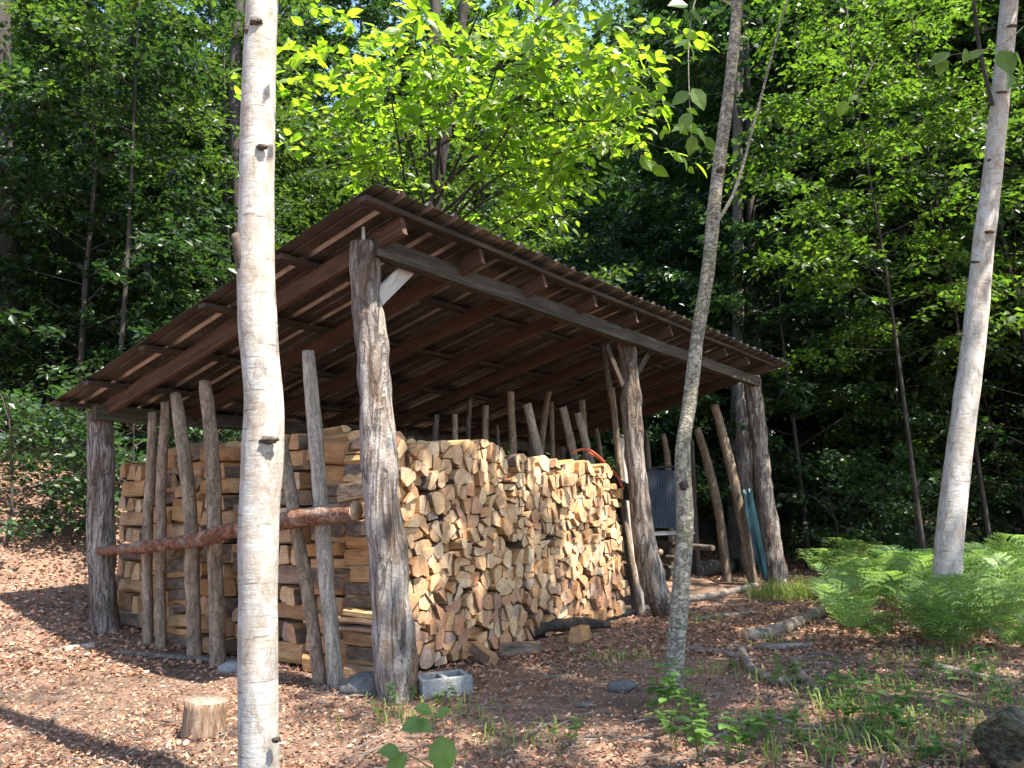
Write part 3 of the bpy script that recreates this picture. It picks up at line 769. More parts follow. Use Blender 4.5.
# the far wood, one leafy mass that closes the view
mb = MB()
for _ in range(34000):
    y = U(58, 74); x = U(-.9, .9) * y; h = U(0, 1); p = V((x, y, gz(x, y) + 44 * h + 2 * noise.noise(V((x * .1, y * .1, 0)))))
    leaf4(mb, p, V((G(1), G(1), G(.3) - .2)).normalized(), (UP + V((G(.5), G(.5), 0))).normalized(), U(.5, .9), .36)
tag(mb.build('far_woods', M['leaf_dark']), 'far off woods closing the view behind the trees', 'woods', kind='stuff')
# a few bare trunks one sees between the leaves
for px, py, y, r, top, lab in ((735, 600, 17.5, .13, (742, -60), 'straight grey trunk right behind the leaning sapling'), (233, 560, 17.0, .13, (246, -60), 'dark trunk hidden partly by the near birch'),
                               (4, 620, 14, .16, (2, -60), 'dark trunk at the left edge of the wood'), (430, 500, 19.5, .17, (436, -60), 'dark trunk behind the roof ridge'), (560, 500, 22, .14, (556, -60), 'thin dark trunk above the middle of the roof')):
    b = PY(px, py, y); g = gz(b.x, b.y); t = PY(top[0], top[1], y); b.z = g - .2
    mb = MB(); d = t - b; tube(mb, [b, b + d * .35 + V((G(.08), 0, 0)), b + d * .7 + V((G(.08), 0, 0)), t], [r * 1.15, r, r * .9, r * .8], 12, .4, .1, 2)
    root = empty('forest_tree', (b.x, b.y, g), lab, 'tree', 'bare trunks seen in the wood'); mb.build('trunk', M['trunk_grey'] if 'grey' in lab else M['trunk'], root, True, V((b.x, b.y, g))).location = (0, 0, 0)
    cbm = MB()
    for _ in range(40):
        a = U(0, 6.28); spray(cbm, V((t.x - b.x, t.y - b.y, t.z - g + U(-1, 3))) + V((math.cos(a), math.sin(a), 0)) * U(.3, 2), V((math.cos(a), math.sin(a), 0)), .9, .17, 14)
    cbm.build('crown', M['leaf'], root)

for (x, y, hg, cb_, rd, nb, lean, lab) in ((6.4, 12.6, 9.6, 3.4, 2.7, 44, (-.5, -.4), 'young tree with bright leaves behind the top of the right birch'), (-6.3, 12.2, 11.0, 5.2, 3.0, 40, (.6, -.6), 'leafy tree over the slope in the top left corner'), (8.6, 14.5, 11, 4, 2.8, 40, (-.3, 0), 'young bright leaved tree right of the right birch')):
    tb, cbm = make_tree(hg, cb_, rd, nb, .135, .042, lean, per=12, tw=16)
    put_tree('understory_tree', tb, cbm, V((x, y, gz(x, y))), lab, 'bright leaved trees at the wood edge', M['trunk'], M['leaf_mid'] if x > 0 else M['leaf'])
    trees.append((x, y))
# light gaps in the canopy, as ellipses where the sun reaches (given by what it lights)
GAPS = []
def gap(p, rx, ry, soft=.0): g = sg(p); GAPS.append((g[0], g[1], rx, ry, soft))
gap(V((-2.8, 5.6, 0)), 2.3, 2.0, .34); gap(V((-5.2, 6.6, .3)), 1.4, 1.4, .4); gap(V((-1.9, 4.5, 0)), .9, .9, .1); gap(V((-7.5, 9.0, 1.5)), .5, .5, .4)
gap(PY(520, 90, 6.6), 1.6, .95, .05); gap(PY(360, 60, 7.0), .8, .7, .2); gap(PY(620, 160, 7.2), .8, .6, .2); gap(PY(450, 120, 8), 1.2, .9, .1)
for px, py, r in ((520, 490, .20), (570, 520, .26), (430, 600, .22), (580, 590, .2), (480, 470, .16), (600, 480, .25), (545, 460, .2), (500, 540, .14), (455, 520, .1), (610, 560, .2)):
    gap(onv(px, py, .36), r * 1.1, r, .1)
for px, py, r in ((720, 592, .35), (790, 600, .3), (690, 600, .22), (870, 690, .22), (750, 645, .13), (700, 605, .3), (640, 606, .14), (840, 720, .12), (590, 730, .1), (470, 735, .12), (930, 700, .15), (960, 640, .2), (880, 580, .4), (1000, 600, .5)):
    gap(onground(px, py), r, r, .1)
for _ in range(16): gap(onground(U(810, 1020), U(575, 640)) + V((0, 0, .5)), U(.12, .35), U(.12, .3), .1)
for _ in range(22): gap(onground(U(400, 1020), U(625, 766)), U(.07, .2), U(.06, .16), .1)
for px, py in ((733, 60), (716, 200), (706, 290), (690, 410), (684, 540)): gap(PY(px, py, 5.5), .13, .22, .1)
gap(PY(368, 350, 5.6), .16, .25); gap(PY(372, 440, 5.6), .12, .12); gap(PY(758, 470, 12.4), .16, .2); gap(PY(950, 400, 7), .3, .6, .3); gap(PY(258, 300, 3.9), .16, .5, .2)
def keep_gap(base=None):
    def k(q):
        p = q + base if base is not None else q
        g = sg(p)
        for x, y, rx, ry, soft in GAPS:
            e = ((g[0] - x) / rx) ** 2 + ((g[1] - y) / ry) ** 2
            if e < 1 and R() > soft: return False
        px, py = proj(p)
        if -60 < px < 1084 and py > -40 and (p - EYE).dot(_f) < 14: return False
        if (p - EYE).length < 2.5: return False
        return True
    return k
# unseen canopy trees added to shade the clearing, right of and behind the camera
for (x, y, hg, cb_, rd, nb, tw_), lab in zip([(4.5, 3.5, 12.5, 6.2, 2.7, 46, 17), (2.2, -.5, 11, 4.9, 3.4, 52, 17), (6.0, 2.2, 12, 4.5, 3.8, 66, 13), (8.2, 6.6, 12.5, 5.0, 3.8, 60, 15), (4.2, -1.6, 11, 4.5, 3.3, 36, 13), (10.5, 11.5, 12, 4.0, 3.6, 40, 15), (-5.5, -1.5, 11, 4.2, 3.0, 30, 15)],
        ['slim canopy tree outside the frame, between the leaning sapling and the right birch', 'tall canopy tree right beside the viewer, outside the frame', 'tall canopy tree outside the frame, beside the right birch', 'tall canopy tree outside the frame, beyond the ferns', 'tall canopy tree behind the viewer on the right', 'tall canopy tree far right of the ferns', 'tall canopy tree behind the viewer on the left']):
    base = V((x, y, gz(x, y)))
    tb, cbm = make_tree(hg, cb_, rd, nb, .15, .17, (G(.3), G(.3)), keep_gap(base), per=11, tw=tw_)
    put_tree('forest_tree', tb, cbm, base, lab, 'canopy trees around the clearing', M['trunk'], M['leaf'])

# ---- the three stems in the foreground
def fg_tree(name, pts, y, rads, mat, label, cat, crown_c, crown_r, ncl, bump=.05, scars=(), seg=18, twigs=(), group=None, stub=None):
    P = pixpath(pts, y) if not isinstance(pts[0], Vector) else pts
    base = P[-1]; g = gz(base.x, base.y); base.z = g - .1
    top = P[0]; d = (P[0] - P[1]).normalized(); P.insert(0, top + d * 1.5); P.insert(0, top + d * 3.6 + V((.1, 0, .3)))
    rads = [rads[0] * .45, rads[0] * .85] + list(rads)
    root = empty(name, (base.x, base.y, g), label, cat, group); loc = V((base.x, base.y, g))
    mb = MB(); tube(mb, P, rads, seg, .06, bump, 4.0)
    def B(mb, nm, mt, sm=False):
        o = mb.build(nm, mt, root, sm, loc); o.location = (0, 0, 0); return o
    B(mb, 'trunk', mat, True)
    br = MB(); cb_ = MB(); k = keep_gap()
    for i in range(ncl):
        a = i * 2.4 + G(.3); h = U(0, 1); s = P[2].lerp(P[0], h); L = crown_r * U(.5, 1.1) * (1 - .4 * h)
        dv = V((math.cos(a), math.sin(a), U(.2, .7))); e = s + dv * L
        if proj(s)[1] < -25 and proj(e)[1] < -40: tube(br, [s, s.lerp(e, .5) + V((0, 0, .1)), e], [.02, .012, .005], 5, cap=False)
        else: continue
        for _ in range(9):
            q = s.lerp(e, U(.25, 1)); a2 = a + U(-1.2, 1.2); spray(cb_, q, V((math.cos(a2), math.sin(a2), U(-.2, .2))), U(.4, .8), .09, 13, keep=k)
    if br.f: B(br, 'branches', mat)
    if cb_.f: B(cb_, 'crown', M['leaf_birch'])
    for (px, py, yy, w, h) in scars:
        c = PY(px, py, yy); 
        mb = MB(); blob(mb, c, w, .018, h, .5, 2.5, 3); B(mb, 'branch_scar', M['scar'], True)
    if stub:
        mb = MB(); tube(mb, stub[0], stub[1], 9, .03, .15, 6); B(mb, 'branch_stub', M['scar'], True)
    return root, B
D = 3.86
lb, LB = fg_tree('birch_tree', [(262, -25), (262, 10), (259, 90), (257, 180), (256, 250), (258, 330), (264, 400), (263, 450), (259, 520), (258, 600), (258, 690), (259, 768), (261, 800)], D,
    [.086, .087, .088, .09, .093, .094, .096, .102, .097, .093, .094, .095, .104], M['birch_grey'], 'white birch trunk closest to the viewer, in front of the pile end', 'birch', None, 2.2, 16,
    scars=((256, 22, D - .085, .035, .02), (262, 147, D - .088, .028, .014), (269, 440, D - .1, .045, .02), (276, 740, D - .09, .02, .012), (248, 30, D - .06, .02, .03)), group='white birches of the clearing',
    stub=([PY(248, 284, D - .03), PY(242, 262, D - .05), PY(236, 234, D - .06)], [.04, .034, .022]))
D2 = 5.55
sp, SB = fg_tree('sapling_tree', [(738, -30), (736, 20), (729, 90), (716, 190), (708, 270), (697, 340), (690, 400), (683, 450), (685, 520), (682, 580), (676, 640), (672, 700)], D2,
    [.04, .041, .043, .048, .047, .049, .053, .055, .058, .06, .061, .076], M['sapling'], 'slender leaning sapling with rough greenish bark in front of the shed', 'young tree', None, 2.2, 12, bump=.14, seg=14,
    scars=((720, 170, D2 - .06, .03, .02), (684, 485, D2 - .07, .03, .03)))
D3 = 7.07
rb, RB = fg_tree('birch_tree', [(1012, -30), (1005, 50), (994, 160), (984, 240), (975, 330), (966, 400), (957, 470), (949, 545), (947, 600), (947, 642)], D3,
    [.08, .082, .084, .092, .1, .105, .11, .117, .122, .135], M['birch'], 'tall leaning white birch rising from the ferns on the right', 'birch', None, 2.4, 14, seg=18,
    scars=((1012, 26, D3 - .08, .05, .014), (1002, 92, D3 - .1, .055, .012), (989, 160, D3 - .1, .02, .012), (977, 164, D3 - .09, .02, .012), (990, 232, D3 - .1, .05, .014), (975, 262, D3 - .1, .05, .014), (960, 335, D3 - .1, .035, .012)), group='white birches of the clearing')
# nearby hanging leafy twigs of these trees
def twig(B, pts, y, rads, leaves, mat='leaf_birch', L=.085, name='leaves', bark='sapling'):
    mb = MB(); P = pixpath(pts, y); tube(mb, P, rads, 5, .05, .05); B(mb, 'twig', M[bark])
    mb = MB()
    for px, py, an, k in leaves:
        p = PY(px, py, y + G(.05)); a = math.radians(an); d = (CR * math.cos(a) - CU * math.sin(a) + V((0, G(.3), 0))).normalized(); nn = (-_f + UP * .9 + V((G(.35), 0, 0))).normalized()
        leaf9(mb, p, d, nn, L * k, .36)
    B(mb, name, M[mat])
twig(SB, [(731, 5), (700, -8), (689, 40), (690, 110), (692, 140)], 3.6, [.006, .005, .003, .003, .002],
     [(688, 5, 170, 1.4), (690, 10, 35, 1.3), (690, 40, 160, 1), (690, 45, 60, 1), (690, 92, 150, 1.3), (692, 88, 60, 1.5), (691, 112, 120, 1.3), (692, 125, 165, 1.3), (695, 128, 40, 1.1), (692, 135, 90, 1.2)], 'leaf_birch')
twig(SB, [(712, 230), (735, 190), (755, 120), (776, 40), (790, -10)], 5.5, [.014, .012, .01, .008, .006], [(732, 138, 60, .8), (737, 150, 100, .8), (735, 105, 0, .6)], 'leaf_birch')
twig(RB, [(992, 105), (978, 40), (972, -20)], 7.0, [.022, .018, .015], [], bark='trunk')
twig(RB, [(1030, 20), (1000, 45), (950, 55)], 3.9, [.004, .003, .002], [(1000, 50, 75, 1.9), (1015, 52, 40, 1.7), (985, 50, 160, 1.3), (950, 52, 150, 1.5), (945, 58, 110, 1.2), (965, 48, 80, 1.0), (1010, 70, 100, 1.4)], 'leaf_birch')
twig(RB, [(885, 40), (862, 85), (850, 98)], 3.7, [.003, .002, .002], [(850, 98, 20, 1.2), (846, 100, 110, 1.0), (858, 95, 150, .7)], 'leaf_birch')

# ---- bright leafy boughs reaching over the roof, top centre
def bough_tree():
    base = V((4.9, 17.2, gz(4.9, 17.2)))
    b2 = PY(470, -140, 9.0); root = empty('maple_tree', (-1.9, 13.2, gz(-1.9, 13.2)), 'broadleaf tree reaching bright yellow-green boughs over the shed roof', 'tree'); loc = root.location.copy()
    tb = MB(); tr = [V((-1.9, 13.2, loc.z - .2)), V((-1.7, 12.9, 3)), V((-1.2, 12.2, 6)), V((-.6, 11.5, 9)), V((-.2, 11.2, 12))]
    tube(tb, tr, [.14, .12, .10, .08, .04], 10, .4, .1, 2)
    boughs = [((560, 30), 6.4, (-.6, 11.5, 6.8)), ((500, 60), 6.8, (-1.2, 12, 6)), ((620, 90), 6.8, (-.9, 12, 6.5)), ((430, 40), 6.9, (-1.2, 12.2, 6)), ((600, 140), 7.2, (-1.3, 12.3, 5.5)), ((520, 110), 7.4, (-1.3, 12.3, 5.5)), ((560, 170), 8.2, (-1.5, 12.5, 5)), ((540, 205), 8.6, (-1.6, 12.6, 4.6)),
              ((390, 90), 7.4, (-1.5, 12.5, 5)), ((340, 110), 8.2, (-1.6, 12.6, 4.8)), ((640, 30), 6.5, (-.6, 11.6, 7)), ((480, 10), 6.5, (-.8, 11.6, 7)), ((420, 20), 6.6, (-1, 12, 6.5)), ((350, 60), 7.2, (-1.3, 12.2, 6)), ((540, 60), 6.6, (-.7, 11.7, 6.8)), ((640, 120), 6.9, (-.8, 11.8, 6.5)), ((600, 60), 6.5, (-.6, 11.6, 7)), ((300, 110), 8.0, (-1.6, 12.5, 5)), ((580, -20), 6.2, (-.6, 11.5, 7.5)), ((660, 110), 7.2, (-1, 12, 6)), ((380, 20), 7.2, (-1.2, 12.2, 6.5)), ((320, 60), 7.8, (-1.5, 12.4, 5.5))]
    cb_ = MB()
    for (px, py), y, s in boughs:
        s = V(s); e = PY(px, py, y); mid = s.lerp(e, .5) + V((G(.15), 0, .35)); tube(tb, [s, mid, e], [.03, .018, .006], 5, .2, cap=False)
        for k in range(20):
            t = U(.5, 1.03); q = mid.lerp(e, (t - .5) * 2) + V((G(.2), G(.25), G(.1))); dv = (e - mid).normalized() + V((U(-1.1, 1.1), U(-.3, .5), U(-.25, .15)))
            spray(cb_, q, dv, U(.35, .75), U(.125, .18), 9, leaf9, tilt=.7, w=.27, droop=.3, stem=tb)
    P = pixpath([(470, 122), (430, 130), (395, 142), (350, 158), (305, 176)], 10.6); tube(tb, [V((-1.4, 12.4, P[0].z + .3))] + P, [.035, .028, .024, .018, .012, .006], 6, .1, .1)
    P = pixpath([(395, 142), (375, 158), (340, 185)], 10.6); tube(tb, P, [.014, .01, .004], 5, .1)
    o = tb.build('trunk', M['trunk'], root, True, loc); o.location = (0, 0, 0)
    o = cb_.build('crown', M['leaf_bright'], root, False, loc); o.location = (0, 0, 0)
bough_tree()

# ------------------------------------------------------------------ ferns and low plants
def frond(mb, p, az, L, lift):
    d = V((math.cos(az), math.sin(az), 0)); side = V((-d.y, d.x, 0)); n = 15; prev = p
    c0 = U(.9, 1.2)
    for i in range(1, n + 1):
        t = i / n; q = p + d * (L * (t * .75 + .12 * t * t)) + V((0, 0, lift * L * (math.sin(t * 1.9) * c0 - .25 * t * t)))
        tdir = (q - prev).normalized()
        if i > 2:
            w = L * .30 * math.sin(math.pi * min(1, (1 - t) * .92 + .06)) ** .8 * (1.15 if t < .5 else 1)
            for s in (-1, 1):
                pd = (side * s + tdir * .45 + V((0, 0, -.12))).normalized(); nn = pd.cross(tdir) * s; nn = nn if nn.z > 0 else -nn
                m_ = 6
                for j in range(m_):
                    f = (j + .3) / m_; o = q + pd * w * f; l = min(w * .26, L * .052) * (1 - f * .6)
                    for s2 in (-1, 1):
                        e = (tdir * s2 + pd * .6).normalized(); e2 = pd * w / m_ * .8
                        mb.add([tuple(o), tuple(o + e * l), tuple(o + e2 + e * l * .55), tuple(o + e2)], [(0, 1, 2, 3) if s * s2 > 0 else (3, 2, 1, 0)])
        prev = q
fern_me = []
for k in range(5):
    mb = MB(); nf = random.choice((6, 7, 8))
    for i in range(nf): frond(mb, V((0, 0, 0)), 6.28 * i / nf + G(.2), U(.55, .9), U(.7, 1.35))
    fern_me.append(mb.mesh('fern', M['fern']))
def fern_zone(p):
    px, py = proj(p)
    if px < 800: return 'feathery green fern at the left edge of the fern patch'
    if px < 870: return 'feathery fern between the far post and the right birch'
    if px < 930: return 'feathery fern just left of the right birch foot'
    if p.y < 7.1: return 'feathery fern in front of the right birch foot'
    if px < 980: return 'feathery fern close behind the right birch trunk'
    return 'feathery fern right of the right birch'
pts = [(815, 575), (838, 585), (850, 600), (870, 590), (885, 612), (905, 600), (862, 622), (842, 628), (920, 630), (932, 648), (955, 652), (975, 640), (1000, 645), (1018, 655), (1035, 640), (900, 640), (878, 645), (985, 622), (1010, 622), (965, 612), (940, 618), (920, 606), (1030, 612), (990, 600), (1015, 598), (955, 596), (890, 582), (930, 588), (860, 578), (1045, 660), (830, 605), (905, 618), (868, 606), (970, 588), (1000, 585), (840, 570), (910, 575), (950, 575), (1040, 590), (895, 655), (1030, 628), (845, 644)]
random.shuffle(pts)
for px, py in pts[:36] + [(945, 648), (962, 650), (978, 646), (935, 640)]:
    p = onground(px + G(3), py + G(2)); o = bpy.data.objects.new('fern', random.choice(fern_me)); col.objects.link(o); o.location = p - V((0, 0, .01)); o.rotation_euler = (G(.08), G(.08), U(0, 6.28)); s = U(.45, .92) * (.8 if py > 635 else 1); o.scale = (s, s, s * U(.9, 1.1))
    tag(o, fern_zone(p), 'fern', 'ferns growing around the right birch')
herb_me = []
for k in range(5):
    mb = MB(); ns = random.choice((2, 3, 4))
    for i in range(ns):
        a = U(0, 6.28); tip = V((math.cos(a) * U(.02, .1), math.sin(a) * U(.02, .1), U(.1, .24)))
        tube(mb, [V((0, 0, -.02)), tip * .55 + V((0, 0, .01)), tip], [.003, .0025, .0015], 4, cap=False)
        for j in range(6):
            t = U(.4, 1); q = tip * t; b = j * 1.26 + G(.3); d = V((math.cos(b), math.sin(b), U(-.1, .35))).normalized(); leaf9(mb, q, d, (UP + V((G(.25), G(.25), 0))).normalized(), U(.045, .095), U(.24, .36))
    herb_me.append(mb.mesh('seedling', M['herb']))
def herb(px, py, s, lab):
    p = onground(px, py); o = bpy.data.objects.new('seedling', random.choice(herb_me)); col.objects.link(o); o.location = p; o.rotation_euler = (0, 0, U(0, 6.28)); o.scale = (s, s, s); tag(o, lab, 'plant', 'low green plants on the forest floor')
for px, py in ((665, 705), (680, 715), (700, 722), (660, 725), (690, 738), (712, 745), (725, 760), (678, 752), (740, 765), (700, 765), (672, 738)): herb(px, py, U(.8, 1.25), 'leafy green plant crowded at the foot of the leaning sapling')
for px, py in ((830, 700), (850, 712), (870, 700), (842, 725), (790, 735), (770, 742), (800, 750), (885, 730), (905, 745), (915, 700), (925, 680), (940, 720), (930, 765), (850, 690), (975, 690), (990, 700)): herb(px, py, U(.6, 1.15), 'small bright seedling on the ground between the sapling and the ferns')
for _ in range(55):
    px, py = U(690, 1024), U(668, 766)
    if px < 730 and py < 700: continue
    herb(px, py, U(.25, .7), 'small low green plant scattered on the litter right of the sapling')
for px, py in ((560, 742), (575, 748), (395, 705), (415, 700), (440, 706), (455, 700), (380, 720)): herb(px, py, U(.45, .7), 'tiny seedling in front of the near corner post')
# bigger leaved shoot close to the viewer
p = onground(432, 812); root = empty('broadleaf_shoot', p, 'young shoot with large green leaves at the bottom edge, near the block', 'plant'); mb = MB()
for lx, ly, an, k in ((432, 712, 200, .8), (425, 722, 170, 1), (440, 735, 80, 1.5), (415, 722, 20, .8), (400, 752, 190, .9), (408, 756, 150, 1.1), (436, 716, 330, .7)):
    q = PY(lx, ly, p.y); a = math.radians(an); d = (CR * math.cos(a) - CU * math.sin(a) + V((0, -.3, 0))).normalized(); leaf9(mb, q, d, (UP + -_f * .7).normalized(), .11 * k, .4)
    
o = mb.build('leaves', M['herb'], root, False, V(p)); o.location = (0, 0, 0)
mb = MB(); tube(mb, [V(p) - V((0, 0, .02)), PY(434, 770, p.y), PY(433, 715, p.y)], [.004, .003, .002], 5); tube(mb, [PY(434, 770, p.y), PY(405, 752, p.y)], [.003, .002], 5)
o = mb.build('stem', M['herb'], root, False, V(p)); o.location = (0, 0, 0)
# grass
mb = MB()
def tuft(p, n, h, sp_):
    for _ in range(n):
        q = V((p.x + G(sp_), p.y + G(sp_), 0)); q.z = gz(q.x, q.y); a = U(0, 6.28); d = V((math.cos(a), math.sin(a), 0)); hh = h * U(.5, 1.1); s = V((-d.y, d.x, 0)) * .004
        mb.add([tuple(q - s), tuple(q + s), tuple(q + s * .8 + d * hh * .25 + UP * hh * .7), tuple(q - s * .8 + d * hh * .25 + UP * hh * .7), tuple(q + d * hh * .6 + UP * hh * .9)], [(0, 1, 2, 3), (3, 2, 4)])
for px, py in ((790, 592), (800, 600), (780, 600), (812, 598), (770, 596)): tuft(onground(px, py), 150, .26, .16)
for px, py in [(U(700, 1024), U(640, 766)) for _ in range(26)]: tuft(onground(px, py), 26, .12, .12)
for px, py in ((700, 622), (450, 715), (400, 718), (510, 745), (860, 735), (620, 660), (980, 680), (940, 660)): tuft(onground(px, py), 60, .11, .16)
tag(mb.build('grass', M['grass']), 'sparse yellow-green grass around the far post and the clearing', 'grass', kind='stuff')
# brush in the gloom behind the ferns and on the slope: low shrubs
shrub_me = []
for k in range(3):
    tb, cbm = make_tree(1.5, .1, .95, 16, .10, .02, (G(.1), G(.1)), per=12, tw=5)
    shrub_me.append((tb.mesh('stem', M['trunk'], True), cbm.mesh('foliage', M['leaf_dark'])))
def shrub(x, y, lab):
    root = empty('shrub', (x, y, gz(x, y)), lab, 'shrub', 'low shrubs of the wood'); tm, fm = random.choice(shrub_me); root.rotation_euler = (0, 0, U(0, 6.28)); s = U(.8, 1.4); root.scale = (s, s, s)
    for nm, me in (('stem', tm), ('foliage', fm)):
        o = bpy.data.objects.new(nm, me); col.objects.link(o); o.parent = root
n = 0
while n < 14:
    y = U(13, 19); x = U(.28, .75) * y
    a, b = uv(V((x, y, 0)))
    if insh(a, b, 1.2, 1.5): continue
    shrub(x, y, 'dark low shrub in the shade behind the ferns'); n += 1
n = 0
while n < 44:
    y = U(9.2, 18); x = U(-.85, -.36) * y
    a, b = uv(V((x, y, 0)))
    if insh(a, b, 1.2, 1.4): continue
    shrub(x, y, 'dark low shrub on the leafy slope behind the low corner post'); n += 1

for px, py in ((8, 520), (30, 505), (52, 525), (75, 510), (20, 480), (60, 478), (88, 495), (-10, 500), (40, 455), (80, 450), (10, 445), (66, 540), (5, 548), (-20, 470), (18, 552), (38, 548), (58, 556), (80, 550), (-5, 535), (70, 528), (25, 535)):
    p = onground(px, py); shrub(p.x, p.y, 'dark low shrub on the slope at the left edge beside the low corner post')
# ------------------------------------------------------------------ loose things on the ground
BG = 'dead branches lying in the clearing'
def fallen(pp, rpx, lab, mat='branch', name='fallen_branch', cut=False, lift=.6, group=BG, cat='branch'):
    P = []
    for x, y in pp:
        q = onground(x, y); r = rpx * q.y / FPX; P.append(q + V((0, 0, r * lift)))
    r = rpx * P[0].y / FPX; mb = MB(); tube(mb, P, [r * (1 - .25 * i / len(P)) for i in range(len(P))], 9, .08, .22, 6, capmi=1)
    loc = V(P[len(P) // 2]); return tag(mb.build(name, [M[mat], M['cutwood'] if cut else M[mat]], None, True, loc), lab, cat, group)
fallen([(745, 641), (770, 638), (800, 626), (835, 610)], 7.5, 'thick pale fallen branch with a pinkish sawn end', cut=True)
fallen([(741, 652), (746, 664), (752, 672), (764, 679), (776, 685), (798, 681), (812, 688), (824, 698)], 4.2, 'crooked grey fallen branch snaking below the thick sawn one')
fallen([(684, 651), (712, 654), (742, 659)], 3.6, 'straight thin fallen stick right beside the sapling foot')
fallen([(758, 650), (785, 650), (812, 648)], 4.0, 'short dark fallen stick under the thick sawn branch')
fallen([(793, 664), (800, 676), (815, 690)], 4.2, 'short stubby fallen stick right of the crooked branch')
fallen([(755, 716), (800, 727), (860, 738), (910, 752)], 3.0, 'long thin fallen stick near the bottom edge among seedlings')
fallen([(684, 602), (715, 598), (757, 588)], 4.2, 'pale fallen pole lying in sunlight under the far bay')
fallen([(600, 622), (640, 612), (668, 606)], 3.6, 'grey fallen stick lying at the far foot of the log pile')
fallen([(690, 622), (720, 618), (760, 614)], 2.6, 'thin fallen stick in the shade below the sunlit pole')
fallen([(-40, 664), (40, 658), (95, 650)], 5.5, 'grey green fallen pole on the ground left of the low corner post', 'stake_pale')
fallen([(120, 655), (180, 660), (245, 664)], 3.0, 'dark fallen stick along the foot of the stakes', 'stake_dark')
fallen([(700, 757), (715, 740), (735, 730)], 2.4, 'short fallen stick beside the plants at the sapling foot')
fallen([(930, 668), (965, 676), (1000, 684)], 4.0, 'weathered fallen stick in front of the ferns')
# chopping round
p = onground(203, 736); mb = MB(); r = .122
tube(mb, [p + V((0, 0, -.03)), p + V((0, 0, .1)), p + V((.012, 0, .205))], [r * 1.02, r, r * .96], 20, .05, .12, 7, capmi=1)
tag(mb.build('chopping_round', [M['round_bark'], M['cutgrey']], None, True, V(p)), 'short upright round of wood on sunny leaves left of the near birch', 'wood round')
# pale rounded stone by the birch
def stone(px, py, rx, ry, rz, lab, mat='stone', rough=.22, group='stones lying on the forest floor', name='stone', cat='stone'):
    p = onground(px, py); mb = MB(); blob(mb, p + V((0, 0, rz * .45)), rx, ry, rz, rough, 1.6, 3); return tag(mb.build(name, M[mat], None, True, V(p)), lab, cat, group)
stone(232, 672, .11, .08, .06, 'pale rounded stone just left of the near birch by the stakes', 'concrete')
stone(366, 693, .19, .16, .10, 'dark flat stone under the pile corner beside the near post')
stone(622, 690, .095, .08, .05, 'smooth grey stone alone on the dirt left of the sapling')
stone(585, 706, .07, .05, .015, 'thin flat grey stone chip on the dirt')
stone(1036, 776, .2, .26, .2, 'mossy brown boulder at the bottom right corner', 'moss', .6)
# concrete block with two cores
p = onground(443, 694); d = (V((.93, .36, 0))).normalized(); s = V((-d.y, d.x, 0)); root = empty('concrete_block', p, 'grey hollow concrete block beside the foot of the near post', 'concrete block')
mb = MB(); L, Wd, Hh, t = .18, .13, .13, .038
def cblock():
    for sy in (-1, 1): box(mb, p + s * sy * (Wd - t / 2) + UP * Hh / 2, d * L, s * t / 2, UP * Hh / 2)
    for sx in (-1, 0, 1): box(mb, p + d * sx * (L - t / 2) + UP * (Hh / 2 - .001), d * t / 2, s * (Wd - t - .001), UP * (Hh / 2 - .002))
    box(mb, p + UP * .01, d * (L - .004), s * (Wd - .004), UP * .008)
cblock(); o = mb.build('block', M['concrete'], root, False, V(p)); o.location = (0, 0, 0)
md = o.modifiers.new('edge', 'BEVEL'); md.width = .006; md.segments = 2
bpy.data.objects.remove(root); o.location = p; o.name = 'concrete_block'; tag(o, 'grey hollow concrete block beside the foot of the near post', 'concrete block')
# loose split pieces at the foot of the pile
def loose(px, py, L, w, h, ang, lab, tint, tilt=0.0):
    p = onground(px, py); a = math.radians(ang); e3 = V((math.cos(a), math.sin(a), tilt)).normalized(); e1 = V((-math.sin(a), math.cos(a), 0)); e2 = e3.cross(e1); e2 = e2 if e2.z > 0 else -e2
    pl = shape_cell([(-w / 2, -h / 2), (w / 2, -h / 2), (w * .3, h / 2), (-w * .4, h / 2)], 0, 0, .0)
    r = dict(c=p + UP * (h * .42 + abs(tilt) * L * .5), e1=e1, e2=e2, e3=e3, poly=pl, L=L, tint=tint, bark=bark_edges(pl, (0, .1)), pith=(0, .1))
    o = bpy.data.objects.new('firewood_log', log_mesh('firewood_log', [r], True)); col.objects.link(o); o.location = r['c']; tag(o, lab, 'firewood log', 'loose firewood dropped at the foot of the pile')
loose(458, 657, .30, .13, .12, 20, 'yellow tan loose split log right of the concrete block', .55)
loose(484, 664, .26, .12, .1, 130, 'pinkish loose split log leaning on the pile foot', .15, .35)
loose(520, 654, .36, .12, .11, 8, 'pale grey squared timber piece lying at the pile foot', .99)
loose(580, 642, .2, .16, .16, 60, 'short loose wood chunk on the dirt at the pile foot', .3)
loose(350, 672, .36, .14, .12, 25, 'orange split log resting on the flat dark stone', .3)
p = onground(560, 640); mb = MB(); tube(mb, [onground(500, 645) + UP * .06, onground(535, 640) + UP * .1, onground(570, 634) + UP * .1, onground(610, 630) + UP * .05], [.03, .06, .06, .03], 9, .07, .5, 5)
tag(mb.build('bark_chunk', M['rot'], None, True, V(p)), 'dark rotten log lying along the pile foot', 'rotten log')

